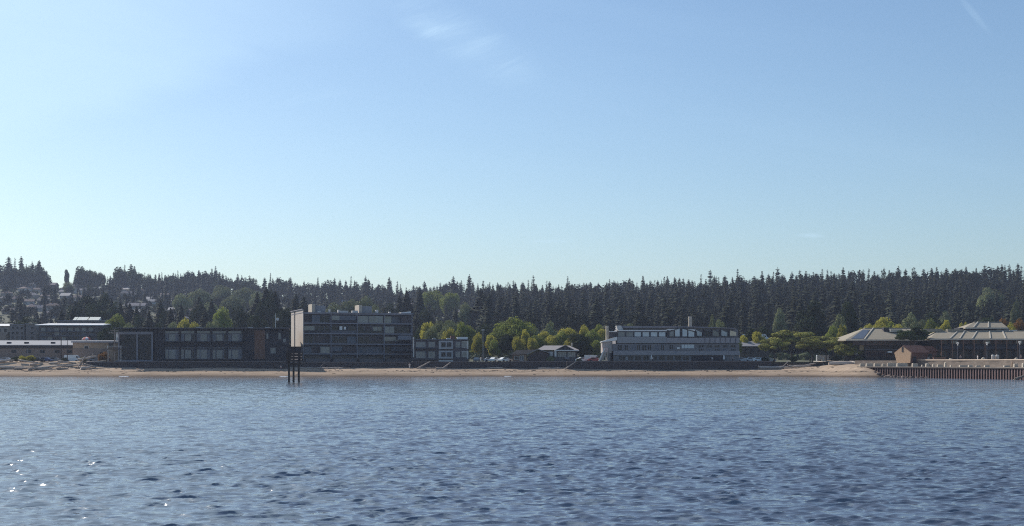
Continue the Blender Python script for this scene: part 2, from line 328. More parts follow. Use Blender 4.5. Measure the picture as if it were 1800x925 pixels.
# ------------------------------------------------------------------ beach
def beach_z(x, Y):
    x = np.asarray(x, float); Y = np.asarray(Y, float)
    wl = 426.5 - 18*sm(84, 106, x) + 1.6*np.sin(x*0.035+1) + .7*np.sin(x*.11+2) + .45*np.sin(x*.29) - 1.5*sm(-50, -140, x)
    sl = 0.13 + 0.20*sm(94, 106, x)
    z = sl*(Y-wl)
    z = np.where(z > 2.9, 2.9 + (z-2.9)*0.12, z)
    z += 0.05*np.sin(x*0.21+Y*.5)*sm(0.3, 1.6, z) + 0.03*np.sin(x*0.53-Y*.9)*sm(0.3, 1.6, z)
    z += 0.16*np.sin(x*0.05+.7)*sm(1.2, 2.4, z)
    z -= np.clip(x-107.5, 0, 8)*0.75
    z += 1.65*sm(441, 448, Y)*sm(-128, -140, x)
    return np.clip(z, -4, 6)
def make_beach():
    xs = np.arange(-420, 135, 1.1); ys = np.arange(380, 470, 0.7)
    YY, XX = np.meshgrid(ys, xs, indexing='ij')
    ZZ = beach_z(XX, YY) + np.random.RandomState(1).normal(0, .018, XX.shape)
    V = np.stack([XX, YY, ZZ], -1).reshape(-1, 3); i = np.arange(V.shape[0]).reshape(XX.shape)
    q = np.stack([i[:-1, :-1], i[:-1, 1:], i[1:, 1:], i[1:, :-1]], -1).reshape(-1, 4)
    m = bpy.data.materials.new('beach_sand'); m.use_nodes = True; t = m.node_tree; n = t.nodes; l = t.links; b = n['Principled BSDF']
    g = n.new('ShaderNodeNewGeometry'); sp = n.new('ShaderNodeSeparateXYZ'); l.new(g.outputs['Position'], sp.inputs[0])
    def noise(sc, det, st):
        mp_ = n.new('ShaderNodeMapping'); mp_.inputs['Scale'].default_value = st; l.new(g.outputs['Position'], mp_.inputs[0])
        x = n.new('ShaderNodeTexNoise'); x.inputs['Scale'].default_value = sc; x.inputs['Detail'].default_value = det; x.inputs['Roughness'].default_value = 0.6; l.new(mp_.outputs[0], x.inputs['Vector']); return x.outputs['Fac']
    zz_ = nmath('ADD', sp.outputs[2], nmath('MULTIPLY', nmath('SUBTRACT', noise(0.06, 4, (1, 1, 1)), 0.5, t), 1.1, t), t)
    cr = n.new('ShaderNodeValToRGB'); e = cr.color_ramp.elements
    e[0].position = 0.0; e[0].color = (0.084, 0.064, 0.047, 1); e[1].position = 1; e[1].color = (0.397, 0.303, 0.219, 1)
    for p, c in ((0.10, (0.135, 0.101, 0.076, 1)), (0.2, (0.261, 0.198, 0.144, 1)), (0.36, (0.355, 0.270, 0.198, 1)), (0.5, (0.278, 0.211, 0.152, 1)), (0.62, (0.397, 0.303, 0.223, 1))):
        q_ = e.new(p); q_.color = c
    mrz = n.new('ShaderNodeMapRange'); mrz.inputs[1].default_value = -0.1; mrz.inputs[2].default_value = 3.2; l.new(zz_, mrz.inputs[0]); l.new(mrz.outputs[0], cr.inputs[0])
    vm = n.new('ShaderNodeVectorMath'); vm.operation = 'SCALE'; l.new(cr.outputs[0], vm.inputs[0])
    mv = n.new('ShaderNodeMapRange'); mv.inputs[1].default_value = 0.3; mv.inputs[2].default_value = 0.7; mv.inputs[3].default_value = 0.72; mv.inputs[4].default_value = 1.22; l.new(noise(0.5, 8, (0.35, 1.5, 2)), mv.inputs[0]); l.new(mv.outputs[0], vm.inputs['Scale'])
    l.new(vm.outputs[0], b.inputs['Base Color']); b.inputs['Roughness'].default_value = 0.95; b.inputs['Specular IOR Level'].default_value = 0.1
    me = fast_mesh('beach', V, q, m, True)
    link_mesh('beach', me, kind='structure', label='narrow tan sand beach below the sea walls')
make_beach()
# thin foam line where small waves break
def foam(px0, px1, seed):
    rs = random.Random(seed); vs = []; n = 26
    x0, x1 = X(px0, 425), X(px1, 425)
    for i in range(n):
        t = i/(n-1); x = x0+(x1-x0)*t
        ys = np.linspace(395, 432, 200); zb = beach_z(np.full(200, x), ys); y = ys[np.argmax(zb > 0.02)]
        wdt = 0.35*math.sin(math.pi*t)*rs.uniform(.5, 1.2)+0.05
        vs += [(x, y-0.6-wdt, 0.05), (x, y-0.55+wdt*.4, 0.16), (x, y-0.6-wdt, -0.2), (x, y-.55+wdt*.4, -.2)]
    fs = []
    for i in range(n-1):
        a, b = i*4, (i+1)*4
        fs += [(a, b, b+1, a+1), (a+2, b+2, b, a), (a+1, b+1, b+3, a+3)]
    MB().add(vs, fs).build('foam', mat('foam', (0.75, 0.75, 0.75), 0.9, 0.1), kind='stuff', label='thin white foam where a small wave breaks on the sand')
for k, (a, b) in enumerate(((208, 226), (492, 508), (886, 899))): foam(a, b, k)

def wrack():
    rs = np.random.RandomState(12); mb = MB()
    for _ in range(600):
        x = rs.uniform(-190, 104); band = rs.rand()
        zt = rs.normal(1.55, .12) if band < .45 else rs.normal(2.5, .25) if band < .85 else rs.uniform(.3, 2.8)
        ys = np.linspace(405, 446, 90); zb = beach_z(np.full(90, x), ys); y = ys[int(np.argmax(zb > zt))] if (zb > zt).any() else 440
        z = float(beach_z(x, y)); l_ = rs.uniform(.12, .75); t = rs.uniform(-.5, .5); h = rs.uniform(.05, .16); dx, dy = math.cos(t)*l_, math.sin(t)*l_
        mb.add([(x-dx, y-dy, z-.03), (x+dx, y+dy, z-.03), (x+dx*.8, y+dy+.1, z+h), (x-dx*.7, y-dy+.1, z+h*.8), (x, y+.28, z-.03)], [(0, 1, 2, 3), (1, 4, 2), (4, 0, 3), (2, 4, 3)])
    mb.build('beach_debris', mat('wrack', (0.12, 0.09, 0.07), .95, .7, .6), kind='stuff', label='seaweed, twigs and small stones strewn along the sand')
wrack()
# ------------------------------------------------------------------ terrain (hill)
SKY = np.array([(-400,458),(0,455),(60,453),(92,478),(112,487),(130,476),(150,462),(190,474),(225,460),(270,474),(320,467),(400,474),(500,482),(600,486),(650,487),(720,494),(790,484),(860,488),(920,484),(960,491),(1010,487),(1060,491),(1110,485),(1200,480),(1300,476),(1400,469),(1500,467),(1600,469),(1700,460),(1800,461),(2200,458)], float)
SMO = np.array([(-400,458),(0,462),(150,470),(300,474),(500,484),(720,490),(900,488),(1100,486),(1300,478),(1500,470),(1700,464),(1800,462),(2200,458)], float)
Y0 = 575.0; GZ = 4.4
def ridge_Y(px): return np.interp(px, [-400, 0, 450, 900, 1300, 2200], [1550, 1500, 1420, 1200, 1050, 1000])
def ridge_Z(px):
    Rr = ridge_Y(px); top = np.interp(px, SMO[:, 0], SMO[:, 1])
    return CAMZ + (HOR - top)/F*Rr - 25.0
def ground_z(x, Y):
    x = np.asarray(x, float); Y = np.asarray(Y, float)
    px = np.clip(900 + x/np.maximum(Y, 1)*F, -400, 2200)
    Rr = ridge_Y(px); t = np.clip((Y-Y0)/(Rr-Y0), 0, 1)
    z = GZ + (ridge_Z(px)-GZ)*(t**1.12)
    z = z + 1.2*np.sin(x*0.021+Y*0.013)*np.sin(t*math.pi)
    z = z - np.clip(Y-Rr-30, 0, 3000)*0.02
    return z
def ground_at(px, row):
    """distance Y at which the hill shows at photo pixel (px,row)"""
    Ys = np.linspace(Y0, float(ridge_Y(px)), 400); zs = ground_z((px-900)/F*Ys, Ys)
    rows = HOR - (zs-CAMZ)/Ys*F
    i = int(np.argmax(rows <= row)) if (rows <= row).any() else len(Ys)-1
    return float(Ys[i])
def make_ground():
    ys = np.concatenate([np.array([447.3, 455, 475, 500, 540]), np.arange(575, 1640, 14.0), np.geomspace(1680, 9000, 14)])
    us = np.concatenate([np.linspace(-3.2, -0.62, 14), np.arange(-0.6, 0.601, 0.012), np.linspace(0.62, 3.2, 14)])
    YY, UU = np.meshgrid(ys, us, indexing='ij'); XX = UU*YY
    ZZ = ground_z(XX, YY)
    V = np.stack([XX, YY, ZZ], -1).reshape(-1, 3); i = np.arange(V.shape[0]).reshape(XX.shape)
    q = np.stack([i[:-1, :-1], i[:-1, 1:], i[1:, 1:], i[1:, :-1]], -1).reshape(-1, 4)
    me = fast_mesh('hillside', V, q, M['soil'], True)
    link_mesh('hillside', me, kind='structure', label='wooded hillside rising behind the waterfront')
make_ground()
link_mesh('seabed', fast_mesh('seabed', [(-6000, -6000, -5), (6000, -6000, -5), (6000, 470, -5), (-6000, 470, -5)], [(0, 1, 2, 3)], M['sand']), kind='structure', label='sea floor below the water')
# haze box
hz = box(-3300, 3300, -60, 2700, -6.2, 150)
def haze():
    m = bpy.data.materials.new('haze_air'); m.use_nodes = True; t = m.node_tree; t.nodes.clear()
    o = t.nodes.new('ShaderNodeOutputMaterial'); v = t.nodes.new('ShaderNodeVolumePrincipled')
    v.inputs['Color'].default_value = (0.66, 0.76, 1.0, 1); v.inputs['Density'].default_value = 0.00010; v.inputs['Anisotropy'].default_value = 0.2
    t.links.new(v.outputs[0], o.inputs['Volume'])
    hz.build('haze', m, kind='stuff', label='thin blue haze over the hillside')
haze()
exec_order = True

# ------------------------------------------------------------------ trees
def conifer_arrays(seed, tiers, per, Rm, ragged=0.2, lean=0.0):
    rs = np.random.RandomState(seed); V = []; T = []; MI = []
    cut = rs.uniform(0.04, 0.10)
    for k in range(tiers):
        t = cut + (1-cut)*(k/(tiers))**0.92
        prof = (1-t)**0.62*(0.82+0.18*math.sin(t*9+seed)) if ragged > .25 else (1-t)**0.72
        r0 = Rm*prof*rs.uniform(1-ragged, 1+ragged)+0.006
        m = max(4, int(per*(0.6+0.6*(1-t)))); ph = rs.uniform(0, 6.28)
        for j in range(m):
            a = ph + 6.283*j/m + rs.uniform(-.25, .25); r = r0*rs.uniform(0.6, 1.15)
            if rs.rand() < ragged*0.35: continue
            d = np.array([math.cos(a), math.sin(a), 0]); p = np.array([-d[1], d[0], 0])
            wv = r*rs.uniform(.34, .55)+0.005; zz_ = t + rs.uniform(-.008, .008)
            base = np.array([0, 0, zz_+0.012]); mid = d*r*0.55 + [0, 0, zz_+0.006-r*0.12]; tip = d*r + [0, 0, zz_-r*rs.uniform(.15, .45)]
            o = len(V); V += [base, mid+p*wv-[0, 0, r*.12], tip, mid-p*wv-[0, 0, r*.12], mid+[0, 0, r*.06]]
            T += [(o, o+1, o+4), (o+1, o+2, o+4), (o+2, o+3, o+4), (o+3, o, o+4)]; MI += [0]*4
    o = len(V); n = 5; rt = 0.011
    for zc, rr in ((0, rt), (0.55, rt*.6), (1.0, 0.001)):
        for k in range(n): V.append(np.array([rr*math.cos(6.283*k/n), rr*math.sin(6.283*k/n), zc]))
    for lv in range(2):
        for k in range(n):
            a, b = o+lv*n+k, o+lv*n+(k+1) % n; c, d_ = a+n, b+n
            T += [(a, b, d_), (a, d_, c)]; MI += [1, 1]
    V = np.array(V); V[:, 0] += lean*V[:, 2]**2
    return V, np.array(T), np.array(MI)
CV = [conifer_arrays(s, t, p, r_, rg, ln) for s, t, p, r_, rg, ln in
      ((1, 26, 11, .25, .2, 0), (2, 24, 10, .20, .4, .03), (3, 26, 12, .30, .25, 0), (4, 24, 10, .19, .45, -.03), (5, 26, 12, .34, .3, .02), (6, 24, 10, .22, .5, 0), (7, 26, 11, .27, .3, -.02))]
def broad_arrays(seed, n=760):
    rs = np.random.RandomState(seed); d = rs.normal(0, 1, (n, 3)); d /= np.linalg.norm(d, axis=1)[:, None]
    lob = rs.randint(0, 7, n); lc = rs.uniform(-.2, .2, (7, 3)); c = lc[lob] + d*rs.uniform(.08, .19, (n, 1)); c[:, 2] = c[:, 2]*1.05 + .64
    nn = d + rs.normal(0, .4, d.shape); nn /= np.linalg.norm(nn, axis=1)[:, None]; a = np.cross(nn, rs.normal(0, 1, d.shape)); a /= np.linalg.norm(a, axis=1)[:, None]; b = np.cross(nn, a)
    c[:, :2] *= (1.25-.62*(c[:, 2:3]-.3)/.6); s_ = rs.uniform(.02, .05, (n, 1)); V = np.stack([c-a*s_, c+b*s_, c+a*s_], 1).reshape(-1, 3)
    return V, np.arange(len(V)).reshape(-1, 3), np.zeros(n, int)
BV = [broad_arrays(50+i) for i in range(3)]
CM = [fast_mesh('conifer', v, t, [CONF, BARK], midx=m) for v, t, m in CV]
CBIG = [fast_mesh('conifer', *(lambda a: (a[0], a[1]))(c), [CONF, BARK], midx=c[2]) for c in
        (conifer_arrays(21, 52, 16, .27, .22), conifer_arrays(22, 48, 15, .32, .3), conifer_arrays(23, 55, 15, .24, .18))]
def crown_mesh(seed, n_lobe, n_leaf, leaf, mtl, shape='round'):
    rs = np.random.RandomState(seed); P = []; Nn = []
    lobes = []
    for i in range(n_lobe):
        while True:
            c = rs.uniform(-1, 1, 3)
            if np.linalg.norm(c) < 1: break
        if shape == 'round': c = c*[.62, .62, .55]; rad = rs.uniform(.26, .44)
        elif shape == 'column': c = c*[.42, .42, .75]; c[:2] *= (1-.35*c[2]); rad = rs.uniform(.25, .4)
        elif shape == 'tall': c = c*[.55, .55, .65]; c[:2] *= (1-.55*c[2]); rad = rs.uniform(.2, .38)*(1-.3*c[2])
        else: c = c*[.78, .78, .50]; c[2] += .22*(1-np.linalg.norm(c[:2])); rad = rs.uniform(.17, .34)
        lobes.append((c, rad))
    wts = np.array([r*r for _, r in lobes]); cnt = (n_leaf*wts/wts.sum()).astype(int)
    for (c, rad), k in zip(lobes, cnt):
        d = rs.normal(0, 1, (k, 3)); d /= np.linalg.norm(d, axis=1)[:, None]
        sc = np.array([1, 1, 0.8 if shape != 'flat' else .7])
        rr = rad*(rs.uniform(.45, 1.08, (k, 1))**.6)
        P.append(c + d*rr*sc); Nn.append(d + rs.normal(0, .45, (k, 3)))
    P = np.vstack(P); Nn = np.vstack(Nn); Nn /= np.linalg.norm(Nn, axis=1)[:, None]
    up = rs.normal(0, 1, P.shape); a = np.cross(Nn, up); a /= np.linalg.norm(a, axis=1)[:, None]; b = np.cross(Nn, a)
    s = leaf*rs.uniform(.5, 1.3, (len(P), 1)); s2 = s*rs.uniform(.5, 1, (len(P), 1))
    V = np.stack([P-a*s, P-b*s2, P+a*s, P+b*s2], 1).reshape(-1, 3)
    return fast_mesh('crown', V, np.arange(len(V)).reshape(-1, 4), mtl)
def trunk_mesh(seed, n_limb, spread, top=0.2, low=-1.9, r=0.055):
    rs = random.Random(seed); mb = MB()
    mb.tube([(0, 0, low), (rs.uniform(-.04, .04), 0, low*.5), (rs.uniform(-.08, .08), rs.uniform(-.05, .05), top)], [r*1.3, r, r*.5])
    for i in range(n_limb):
        a = rs.uniform(0, 6.28); z0 = rs.uniform(low*.55, top*.5); q = spread*rs.uniform(.5, 1)
        mb.tube([(0, 0, z0), (q*.45*math.cos(a), q*.45*math.sin(a), z0+.35), (q*math.cos(a), q*math.sin(a), z0+.55+rs.uniform(0, .3))], [r*.6, r*.4, r*.12], 5)
    me = bpy.data.meshes.new('trunk'); me.from_pydata(mb.v, [], mb.f); me.materials.append(BARK); me.update(); return me
TR = [trunk_mesh(i, 6, .6) for i in range(3)]
TRF = [trunk_mesh(30+i, 9, .85, .1, -1.35, .04) for i in range(3)]
CROWNS = {}
def crown(kind, mi, seed, big):
    k = (kind, mi, seed, big)
    if k not in CROWNS:
        mtl = PINE if mi == 9 else DEC[mi]
        CROWNS[k] = crown_mesh(seed*7+mi*3+(1 if big else 0), 26 if big else 14, 9000 if big else 1500, .042 if big else .10, mtl, kind)
    return CROWNS[k]
COLN = {0: 'dark green', 1: 'green', 2: 'yellow-green', 3: 'grey-green', 4: 'rust orange', 9: 'olive green'}
DECL = []
BANDS = lambda row: 'on the skyline' if row < 497 else 'on the upper slope' if row < 525 else 'on the middle slope' if row < 553 else 'low down'
def deciduous(px, top, hw, Y, mi, kind='round', bottom=None, label=None, big=True, name=None, gz=None):
    """crown half-width hw px; top row; stands on the ground at distance Y"""
    x = X(px, Y); g = float(ground_z(x, Y)) if gz is None else gz
    sx = hw/F*Y; zt = Z(top, Y)
    H = zt - g
    lo = 0.14*H if bottom is None else max(.05, Z(bottom, Y)-g)
    sz = (H-lo)/2 / 0.92; cz = g + lo + (H-lo)/2
    seed = random.Random(int(px*7+top)).randint(0, 2)
    nm = name or ('pine_tree' if mi == 9 else 'broadleaf_tree')
    o = empty(nm, (x, Y, g)); o['category'] = 'tree'
    rot = random.Random(int(px*3+top)).uniform(0, 6.28)
    c = link_mesh('crown', crown(kind, mi, seed, big), o); c.location = (0, 0, cz-g); c.scale = (sx/.84, sx/.84, sz*1.08); c.rotation_euler = (0, 0, rot)
    t = link_mesh('trunk', (TRF if kind == 'flat' else TR)[seed], o); 
    low = 1.35 if kind == 'flat' else 1.9
    t.location = (0, 0, cz-g); t.scale = (sx*(.8 if kind == 'flat' else .6), sx*(.8 if kind == 'flat' else .6), (cz-g)/low); t.rotation_euler = (0, 0, rot+1)
    if label: o['label'] = label
    else: DECL.append((o, px, BANDS(top), COLN[mi]))
    return o

# foreground belt: (px, top row, half width px, distance, colour, shape)
BELT = [
 (758,572,14,500,3,'round'),(772,563,20,505,3,'round'),(801,557,27,520,3,'round'),(790,575,14,490,2,'round'),(824,572,16,500,1,'round'),(838,584,12,485,2,'round'),(742,565,14,540,0,'round'),(849,566,22,560,0,'round'),
 (905,551,33,500,1,'round'),(876,571,22,492,1,'round'),(893,583,20,482,0,'round'),(868,597,13,480,1,'round'),(938,566,22,505,3,'round'),(923,578,13,488,2,'tall'),(946,584,19,486,1,'round'),
 (965,559,16,530,3,'tall'),(975,582,20,486,2,'round'),(1001,573,23,490,2,'round'),(1014,580,27,480,0,'round'),(1041,574,17,495,1,'round'),(1056,575,15,500,2,'round'),(1048,593,12,484,1,'round'),(1030,600,14,476,0,'round'),
 (1100,563,20,560,3,'round'),(1125,566,16,575,0,'round'),(1252,547,10,500,3,'tall'),(1268,556,13,505,3,'round'),(1306,582,10,490,2,'round'),(1322,573,20,500,0,'round'),(1345,571,22,520,0,'round'),(1296,590,10,480,1,'round'),
 (1371,541,15,620,3,'tall'),(1481,562,12,500,2,'tall'),(1477,545,14,540,3,'round'),(1506,582,15,485,1,'round'),
 (1527,560,17,520,2,'round'),(1552,553,20,530,2,'round'),(1578,566,15,510,2,'round'),(1612,556,22,540,3,'round'),(1590,574,15,500,1,'round'),(1637,560,16,520,1,'round'),
 (1636,545,22,590,0,'round'),(1663,561,15,520,2,'tall'),(1694,557,14,530,2,'tall'),(1678,572,12,505,1,'round'),(1715,566,14,510,2,'round'),(1733,548,22,545,0,'round'),(1762,556,18,520,4,'round'),(1792,557,17,500,4,'round'),(1815,552,20,540,0,'round'),
 (1728,521,18,700,3,'round'),(1745,500,22,800,3,'round'),(1785,520,12,640,3,'tall'),(1660,540,14,640,3,'round'),
 (205,552,22,560,1,'round'),(228,566,16,540,3,'round'),(185,568,14,530,0,'round'),(40,556,30,580,0,'round'),(70,562,18,570,3,'round'),(15,560,20,590,0,'round'),(92,566,14,560,3,'round'),
 (325,557,16,560,2,'round'),(345,563,14,545,2,'round'),(390,540,20,600,1,'round'),(425,536,26,620,0,'round'),(372,556,16,570,3,'round'),(450,545,20,600,0,'round'),(300,560,14,570,3,'round'),(275,564,14,560,0,'round'),(500,530,20,620,0,'round'),
 (610,520,22,760,3,'round'),(640,518,20,780,3,'round'),(585,530,18,740,3,'round'),(660,535,16,720,3,'round'),(560,538,18,700,0,'round'),(690,530,18,730,0,'round'),(748,535,14,700,0,'round'),
 (430,505,26,1050,3,'round'),(390,500,22,1080,3,'round'),(350,508,22,1000,3,'round'),(455,512,20,980,3,'round'),(410,520,22,900,3,'round'),(320,515,18,950,3,'round'),(370,530,18,820,3,'round'),
 (150,513,24,745,0,'round'),(183,508,20,760,0,'round'),(130,528,16,700,0,'round'),(42,552,18,620,0,'round'),(166,530,26,690,0,'round'),(200,528,16,700,0,'round'),(245,545,12,660,0,'round'),(476,506,18,690,0,'tall'),(460,520,20,680,0,'round'),(352,524,16,720,0,'round'),(290,538,12,680,0,'round'),
 (22,470,24,1440,0,'round'),(48,467,20,1450,0,'round'),(74,468,17,1450,0,'tall'),(2,476,16,1440,0,'round'),(117,471,6,1440,0,'column'),(145,466,20,1450,0,'round'),(168,475,18,1440,0,'round'),(212,467,20,1440,0,'round'),(236,472,18,1430,0,'round'),(262,484,14,1420,0,'round'),(305,484,16,1420,0,'round'),(340,482,16,1420,0,'round'),(384,488,14,1400,0,'round'),(440,488,18,1390,0,'round'),(120,495,12,1300,3,'round'),(160,500,13,1250,0,'round'),
 (765,505,24,1000,1,'round'),(790,508,18,980,1,'round'),(820,530,16,760,3,'round'),
]
for b in BELT: deciduous(*b[:4], b[4], b[5])
for b in [(752,556,16,520,2,'round'),(783,568,16,495,3,'round'),(812,566,15,500,1,'round'),(862,582,14,485,2,'round'),(884,562,18,510,3,'round'),(918,560,18,512,1,'round'),(910,590,12,478,2,'round'),(935,588,13,480,2,'round'),(957,574,15,492,2,'round'),(988,578,14,486,1,'round'),(1002,590,12,478,2,'round'),(1026,570,14,505,2,'round'),(1052,570,14,510,1,'round'),(1288,576,12,505,1,'round'),(1334,580,14,490,2,'round'),(1465,572,14,520,1,'round'),(1515,568,14,520,2,'round'),(1540,568,13,500,2,'round'),(1566,560,14,515,1,'round'),(1650,566,13,505,2,'round'),(1600,550,16,560,3,'round'),(1780,566,12,495,2,'round')]: deciduous(*b[:4], b[4], b[5])
deciduous(1428, 524, 43, 560, 0, 'tall', label='large rounded dark green tree, the biggest one behind the beach pines')
deciduous(1492, 522, 22, 545, 0, 'column', label='tall column shaped dark tree just right of the biggest round tree')
pines = [(1362,592,26,458,'olive pine on forked trunk, leftmost of the flat topped beach pines'),
         (1392,577,38,466,'widest flat topped beach pine with olive crown and bare leaning trunks'),
         (1424,589,26,458,'olive beach pine in the middle of the spreading row'),
         (1452,589,27,464,'olive beach pine with a dark gap under it, fourth in the spreading row'),
         (1490,600,24,455,'low olive beach pine leaning toward the hip roofed building')]
for px, top, hw, Y, lb in pines:
    deciduous(px, top, hw, Y, 9, 'flat', bottom=top+34, label=lb)
deciduous(1606, 573, 34, 442, 0, 'flat', bottom=606, label='dark drooping pine between the two pale hip roofs, behind the brick hut', name='pine_tree', gz=4.9)
deciduous(1655, 592, 13, 452, 0, 'round', label='small dark tree against the brown wall beside the drooping pine', gz=4.9)

# ------ hill houses
HOUSES = [ # px,row(centre),width px,roof,wall
 (84,491,30,'brown','cream'),(52,499,14,'grey','white'),(137,493,14,'grey','cream'),(190,498,26,'grey','grey'),(30,500,16,'brown','grey'),
 (50,505,13,'pale','white'),(62,510,20,'brown','cream'),(86,506,22,'grey','cream'),(117,506,22,'pale','grey'),(38,513,16,'brown','white'),(80,515,20,'brown','grey'),(110,514,14,'grey','cream'),(123,512,9,'grey','white'),
 (55,521,18,'grey','cream'),(80,523,18,'brown','cream'),(113,522,17,'pale','grey'),(146,516,11,'grey','white'),(168,514,13,'grey','white'),(195,511,18,'grey','cream'),(216,514,32,'pale','cream'),(242,508,20,'brown','grey'),(226,522,28,'grey','cream'),
 (10,517,18,'brown','cream'),(6,532,18,'grey','cream'),(28,528,24,'brown','cream'),(50,532,18,'brown','white'),(75,531,20,'grey','cream'),(58,543,18,'brown','grey'),(72,544,12,'grey','white'),(92,546,26,'brown','cream'),(15,549,24,'grey','cream'),(40,552,18,'brown','cream'),(86,556,30,'grey','grey'),
 (136,530,14,'brown','cream'),(205,545,22,'pale','cream'),(236,546,36,'grey','cream'),(246,553,24,'pale','white'),(214,561,20,'brown','cream'),(240,567,24,'grey','white'),(258,528,11,'pale','white'),(270,532,16,'pale','white'),
 (266,515,18,'brown','brown'),(290,520,14,'brown','grey'),(308,531,12,'pale','white'),(311,548,32,'pale','grey'),(300,567,12,'grey','white'),(318,563,18,'grey','grey'),(335,550,12,'brown','cream'),(284,552,16,'grey','cream'),(380,522,12,'grey','cream'),(395,545,14,'pale','cream'),(450,552,14,'grey','cream'),
 (752,541,28,'brown','brown'),(784,540,32,'brown','grey'),(800,552,18,'grey','grey'),(835,553,16,'pale','white'),(716,540,18,'brown','brown'),(698,547,12,'grey','cream'),(822,563,12,'pale','white'),(640,527,14,'pale','grey'),(608,534,16,'grey','grey'),(865,537,10,'grey','white'),
 (1345,556,12,'pale','white'),(1625,508,14,'grey','grey'),(1052,502,30,'grey','grey'),(1748,540,10,'grey','white'),
]
ROOFM = {'brown': mat('hill_roof_brown', (0.125, 0.09, 0.088), .9, .2, 1, rnd=.2), 'grey': mat('hill_roof_grey', (0.16, 0.15, 0.165), .9, .2, 1, rnd=.2), 'pale': mat('hill_roof_pale', (0.30, 0.285, 0.28), .8, .15, 1, rnd=.15)}
WALLM = {'cream': mat('hill_wall_cream', (0.27, 0.23, 0.20), .9, .1, rnd=.2), 'white': mat('hill_wall_white', (0.46, 0.44, 0.42), .9, .08), 'grey': mat('hill_wall_grey', (0.22, 0.21, 0.22), .9, .1, rnd=.2), 'brown': mat('hill_wall_brown', (0.15, 0.09, 0.08), .9, .1, rnd=.2)}
HLIST = []
rh = random.Random(11)
HXY = []
for px, row, wpx, rf, wl in HOUSES:
    Y = min(ground_at(px, row+4), float(ridge_Y(px))-22); x = X(px, Y); g = float(ground_z(x, Y))
    W = min(max(wpx/F*Y, 6.5), 20); D = rh.uniform(7, 9); H = rh.choice([2.8, 3.0, 5.2]) if wl != 'grey' else 3.0
    rot = R(rh.uniform(-22, 26))
    o = empty('hill_house', (x, Y, g-0.3), rot, cat='house', group='houses scattered over the hillside')
    MB().box(-W/2, W/2, 0, D, -2.0, H+.3).build('wall', WALLM[wl], o)
    ov = .5; rzh = rh.uniform(1.6, 2.6)
    if rh.random() < .6:
        roof = MB().prism([(-ov, H+.1), (D/2, H+.3+rzh), (D+ov, H+.1), (D+ov, H+.32), (D/2, H+.55+rzh), (-ov, H+.32)], -W/2-ov, W/2+ov, 'x')
    else:
        hi = min(D/2, W/3)
        roof = MB().add([(-W/2-ov, -ov, H+.3), (W/2+ov, -ov, H+.3), (W/2+ov, D+ov, H+.3), (-W/2-ov, D+ov, H+.3), (-W/2+hi, D/2, H+.3+rzh), (W/2-hi, D/2, H+.3+rzh)],
                        [(0, 1, 5, 4), (1, 2, 5), (2, 3, 4, 5), (3, 0, 4), (0, 3, 2, 1)])
    ro = roof.build('roof', ROOFM[rf], o)
    cxp = W*rh.uniform(-.3, .3); box(cxp-.4, cxp+.4, D*.55, D*.55+.8, H+.8, H+1.2+rzh).build('chimney', M['brick_dk'], ro)
    nw = 2 if W < 10 else 3
    for i in range(nw):
        c_ = -W/2 + W*(i+.5)/nw; ww = min(1.6, W/nw*.3)
        wn = MB().box(c_-ww/2-.12, c_+ww/2+.12, -.06, .0, H*.42-.1, H*.42+1.45).build('window', M['offwhite'], o)
        box(c_-ww/2, c_+ww/2, -.1, -.062, H*.42, H*.42+1.3).build('pane', M['glass_blue'], wn)
    HLIST.append((o, px, BANDS(row-3), f'{rf} roofed {wl}')); HXY.append((x, Y, W/2+5, px, row))
auto_label(HLIST, 'house')

# ------ conifers
def gen_trees():
    rs = np.random.RandomState(8); T = []  # px, Y, height, variant, tier
    def ok(x, Y):
        for hx, hy, r, hp, hr in HXY:
            if abs(x-hx) < r*.85 and -32 < Y-hy < 12: return False
        return True
    # skyline rows
    for row_i, (dy, spx, lo) in enumerate(((0, 9.5, 2), (24, 8.5, 0), (-28, 8.5, 9), (-60, 9, 16))):
        px = -60.0
        while px < 1880:
            px += spx*rs.uniform(.5, 1.6)
            if 92 < px < 112 or (86 < px < 130 and row_i): continue
            Y = float(ridge_Y(px)) + dy + rs.uniform(-9, 9)
            top = np.interp(px, SKY[:, 0], SKY[:, 1]) + lo + (rs.uniform(4, 15) if rs.rand() < .72 else rs.uniform(-6, 5))
            g = float(ground_z(X(px, Y), Y)); h = Z(top, Y) - g
            if h < 8: continue
            if row_i != 1 and not ok(X(px, Y), Y): continue
            bb = rs.rand() < .34
            T.append((px, Y, min(h, 48)*(.9 if bb else 1), rs.randint(50, 53) if bb else rs.randint(7)))
    # slopes
    for _ in range(18000):
        px = rs.uniform(-80, 1900); Y = rs.uniform(610, float(ridge_Y(px))-60)
        x = X(px, Y)
        tt = (Y-Y0)/(float(ridge_Y(px))-Y0)
        if px < 500: dens = 0.07 + (0.4 if tt > .88 else 0) + 0.22*(math.sin(x*.035+Y*.02) > .75)
        elif px < 850: dens = .22
        else: dens = 1.0
        if px > 1480 and Y < 660: dens = .5
        if rs.rand() > dens: continue
        if not ok(x, Y): continue
        sp = 7.4 if px > 850 else 8.4
        bad = False
        for q in T[-2500:]:
            if abs(q[1]-Y) < sp and abs(X(q[0], q[1])-x) < sp: bad = True; break
        if bad: continue
        br = rs.rand() < (.38 if px > 850 else .5)
        h = (rs.uniform(15, 27) if rs.rand() < .8 else rs.uniform(10, 16)) if px > 850 else rs.uniform(8, 19)
        g_ = float(ground_z(x, Y)); lim = Z(float(np.interp(px, SMO[:, 0], SMO[:, 1])) + rs.uniform(5, 14), Y) - g_
        h = max(7, min(h, lim))
        T.append((px, Y, h*(.8 if br else 1), rs.randint(50, 53) if br else rs.randint(7)))
    return T
TREES = gen_trees()
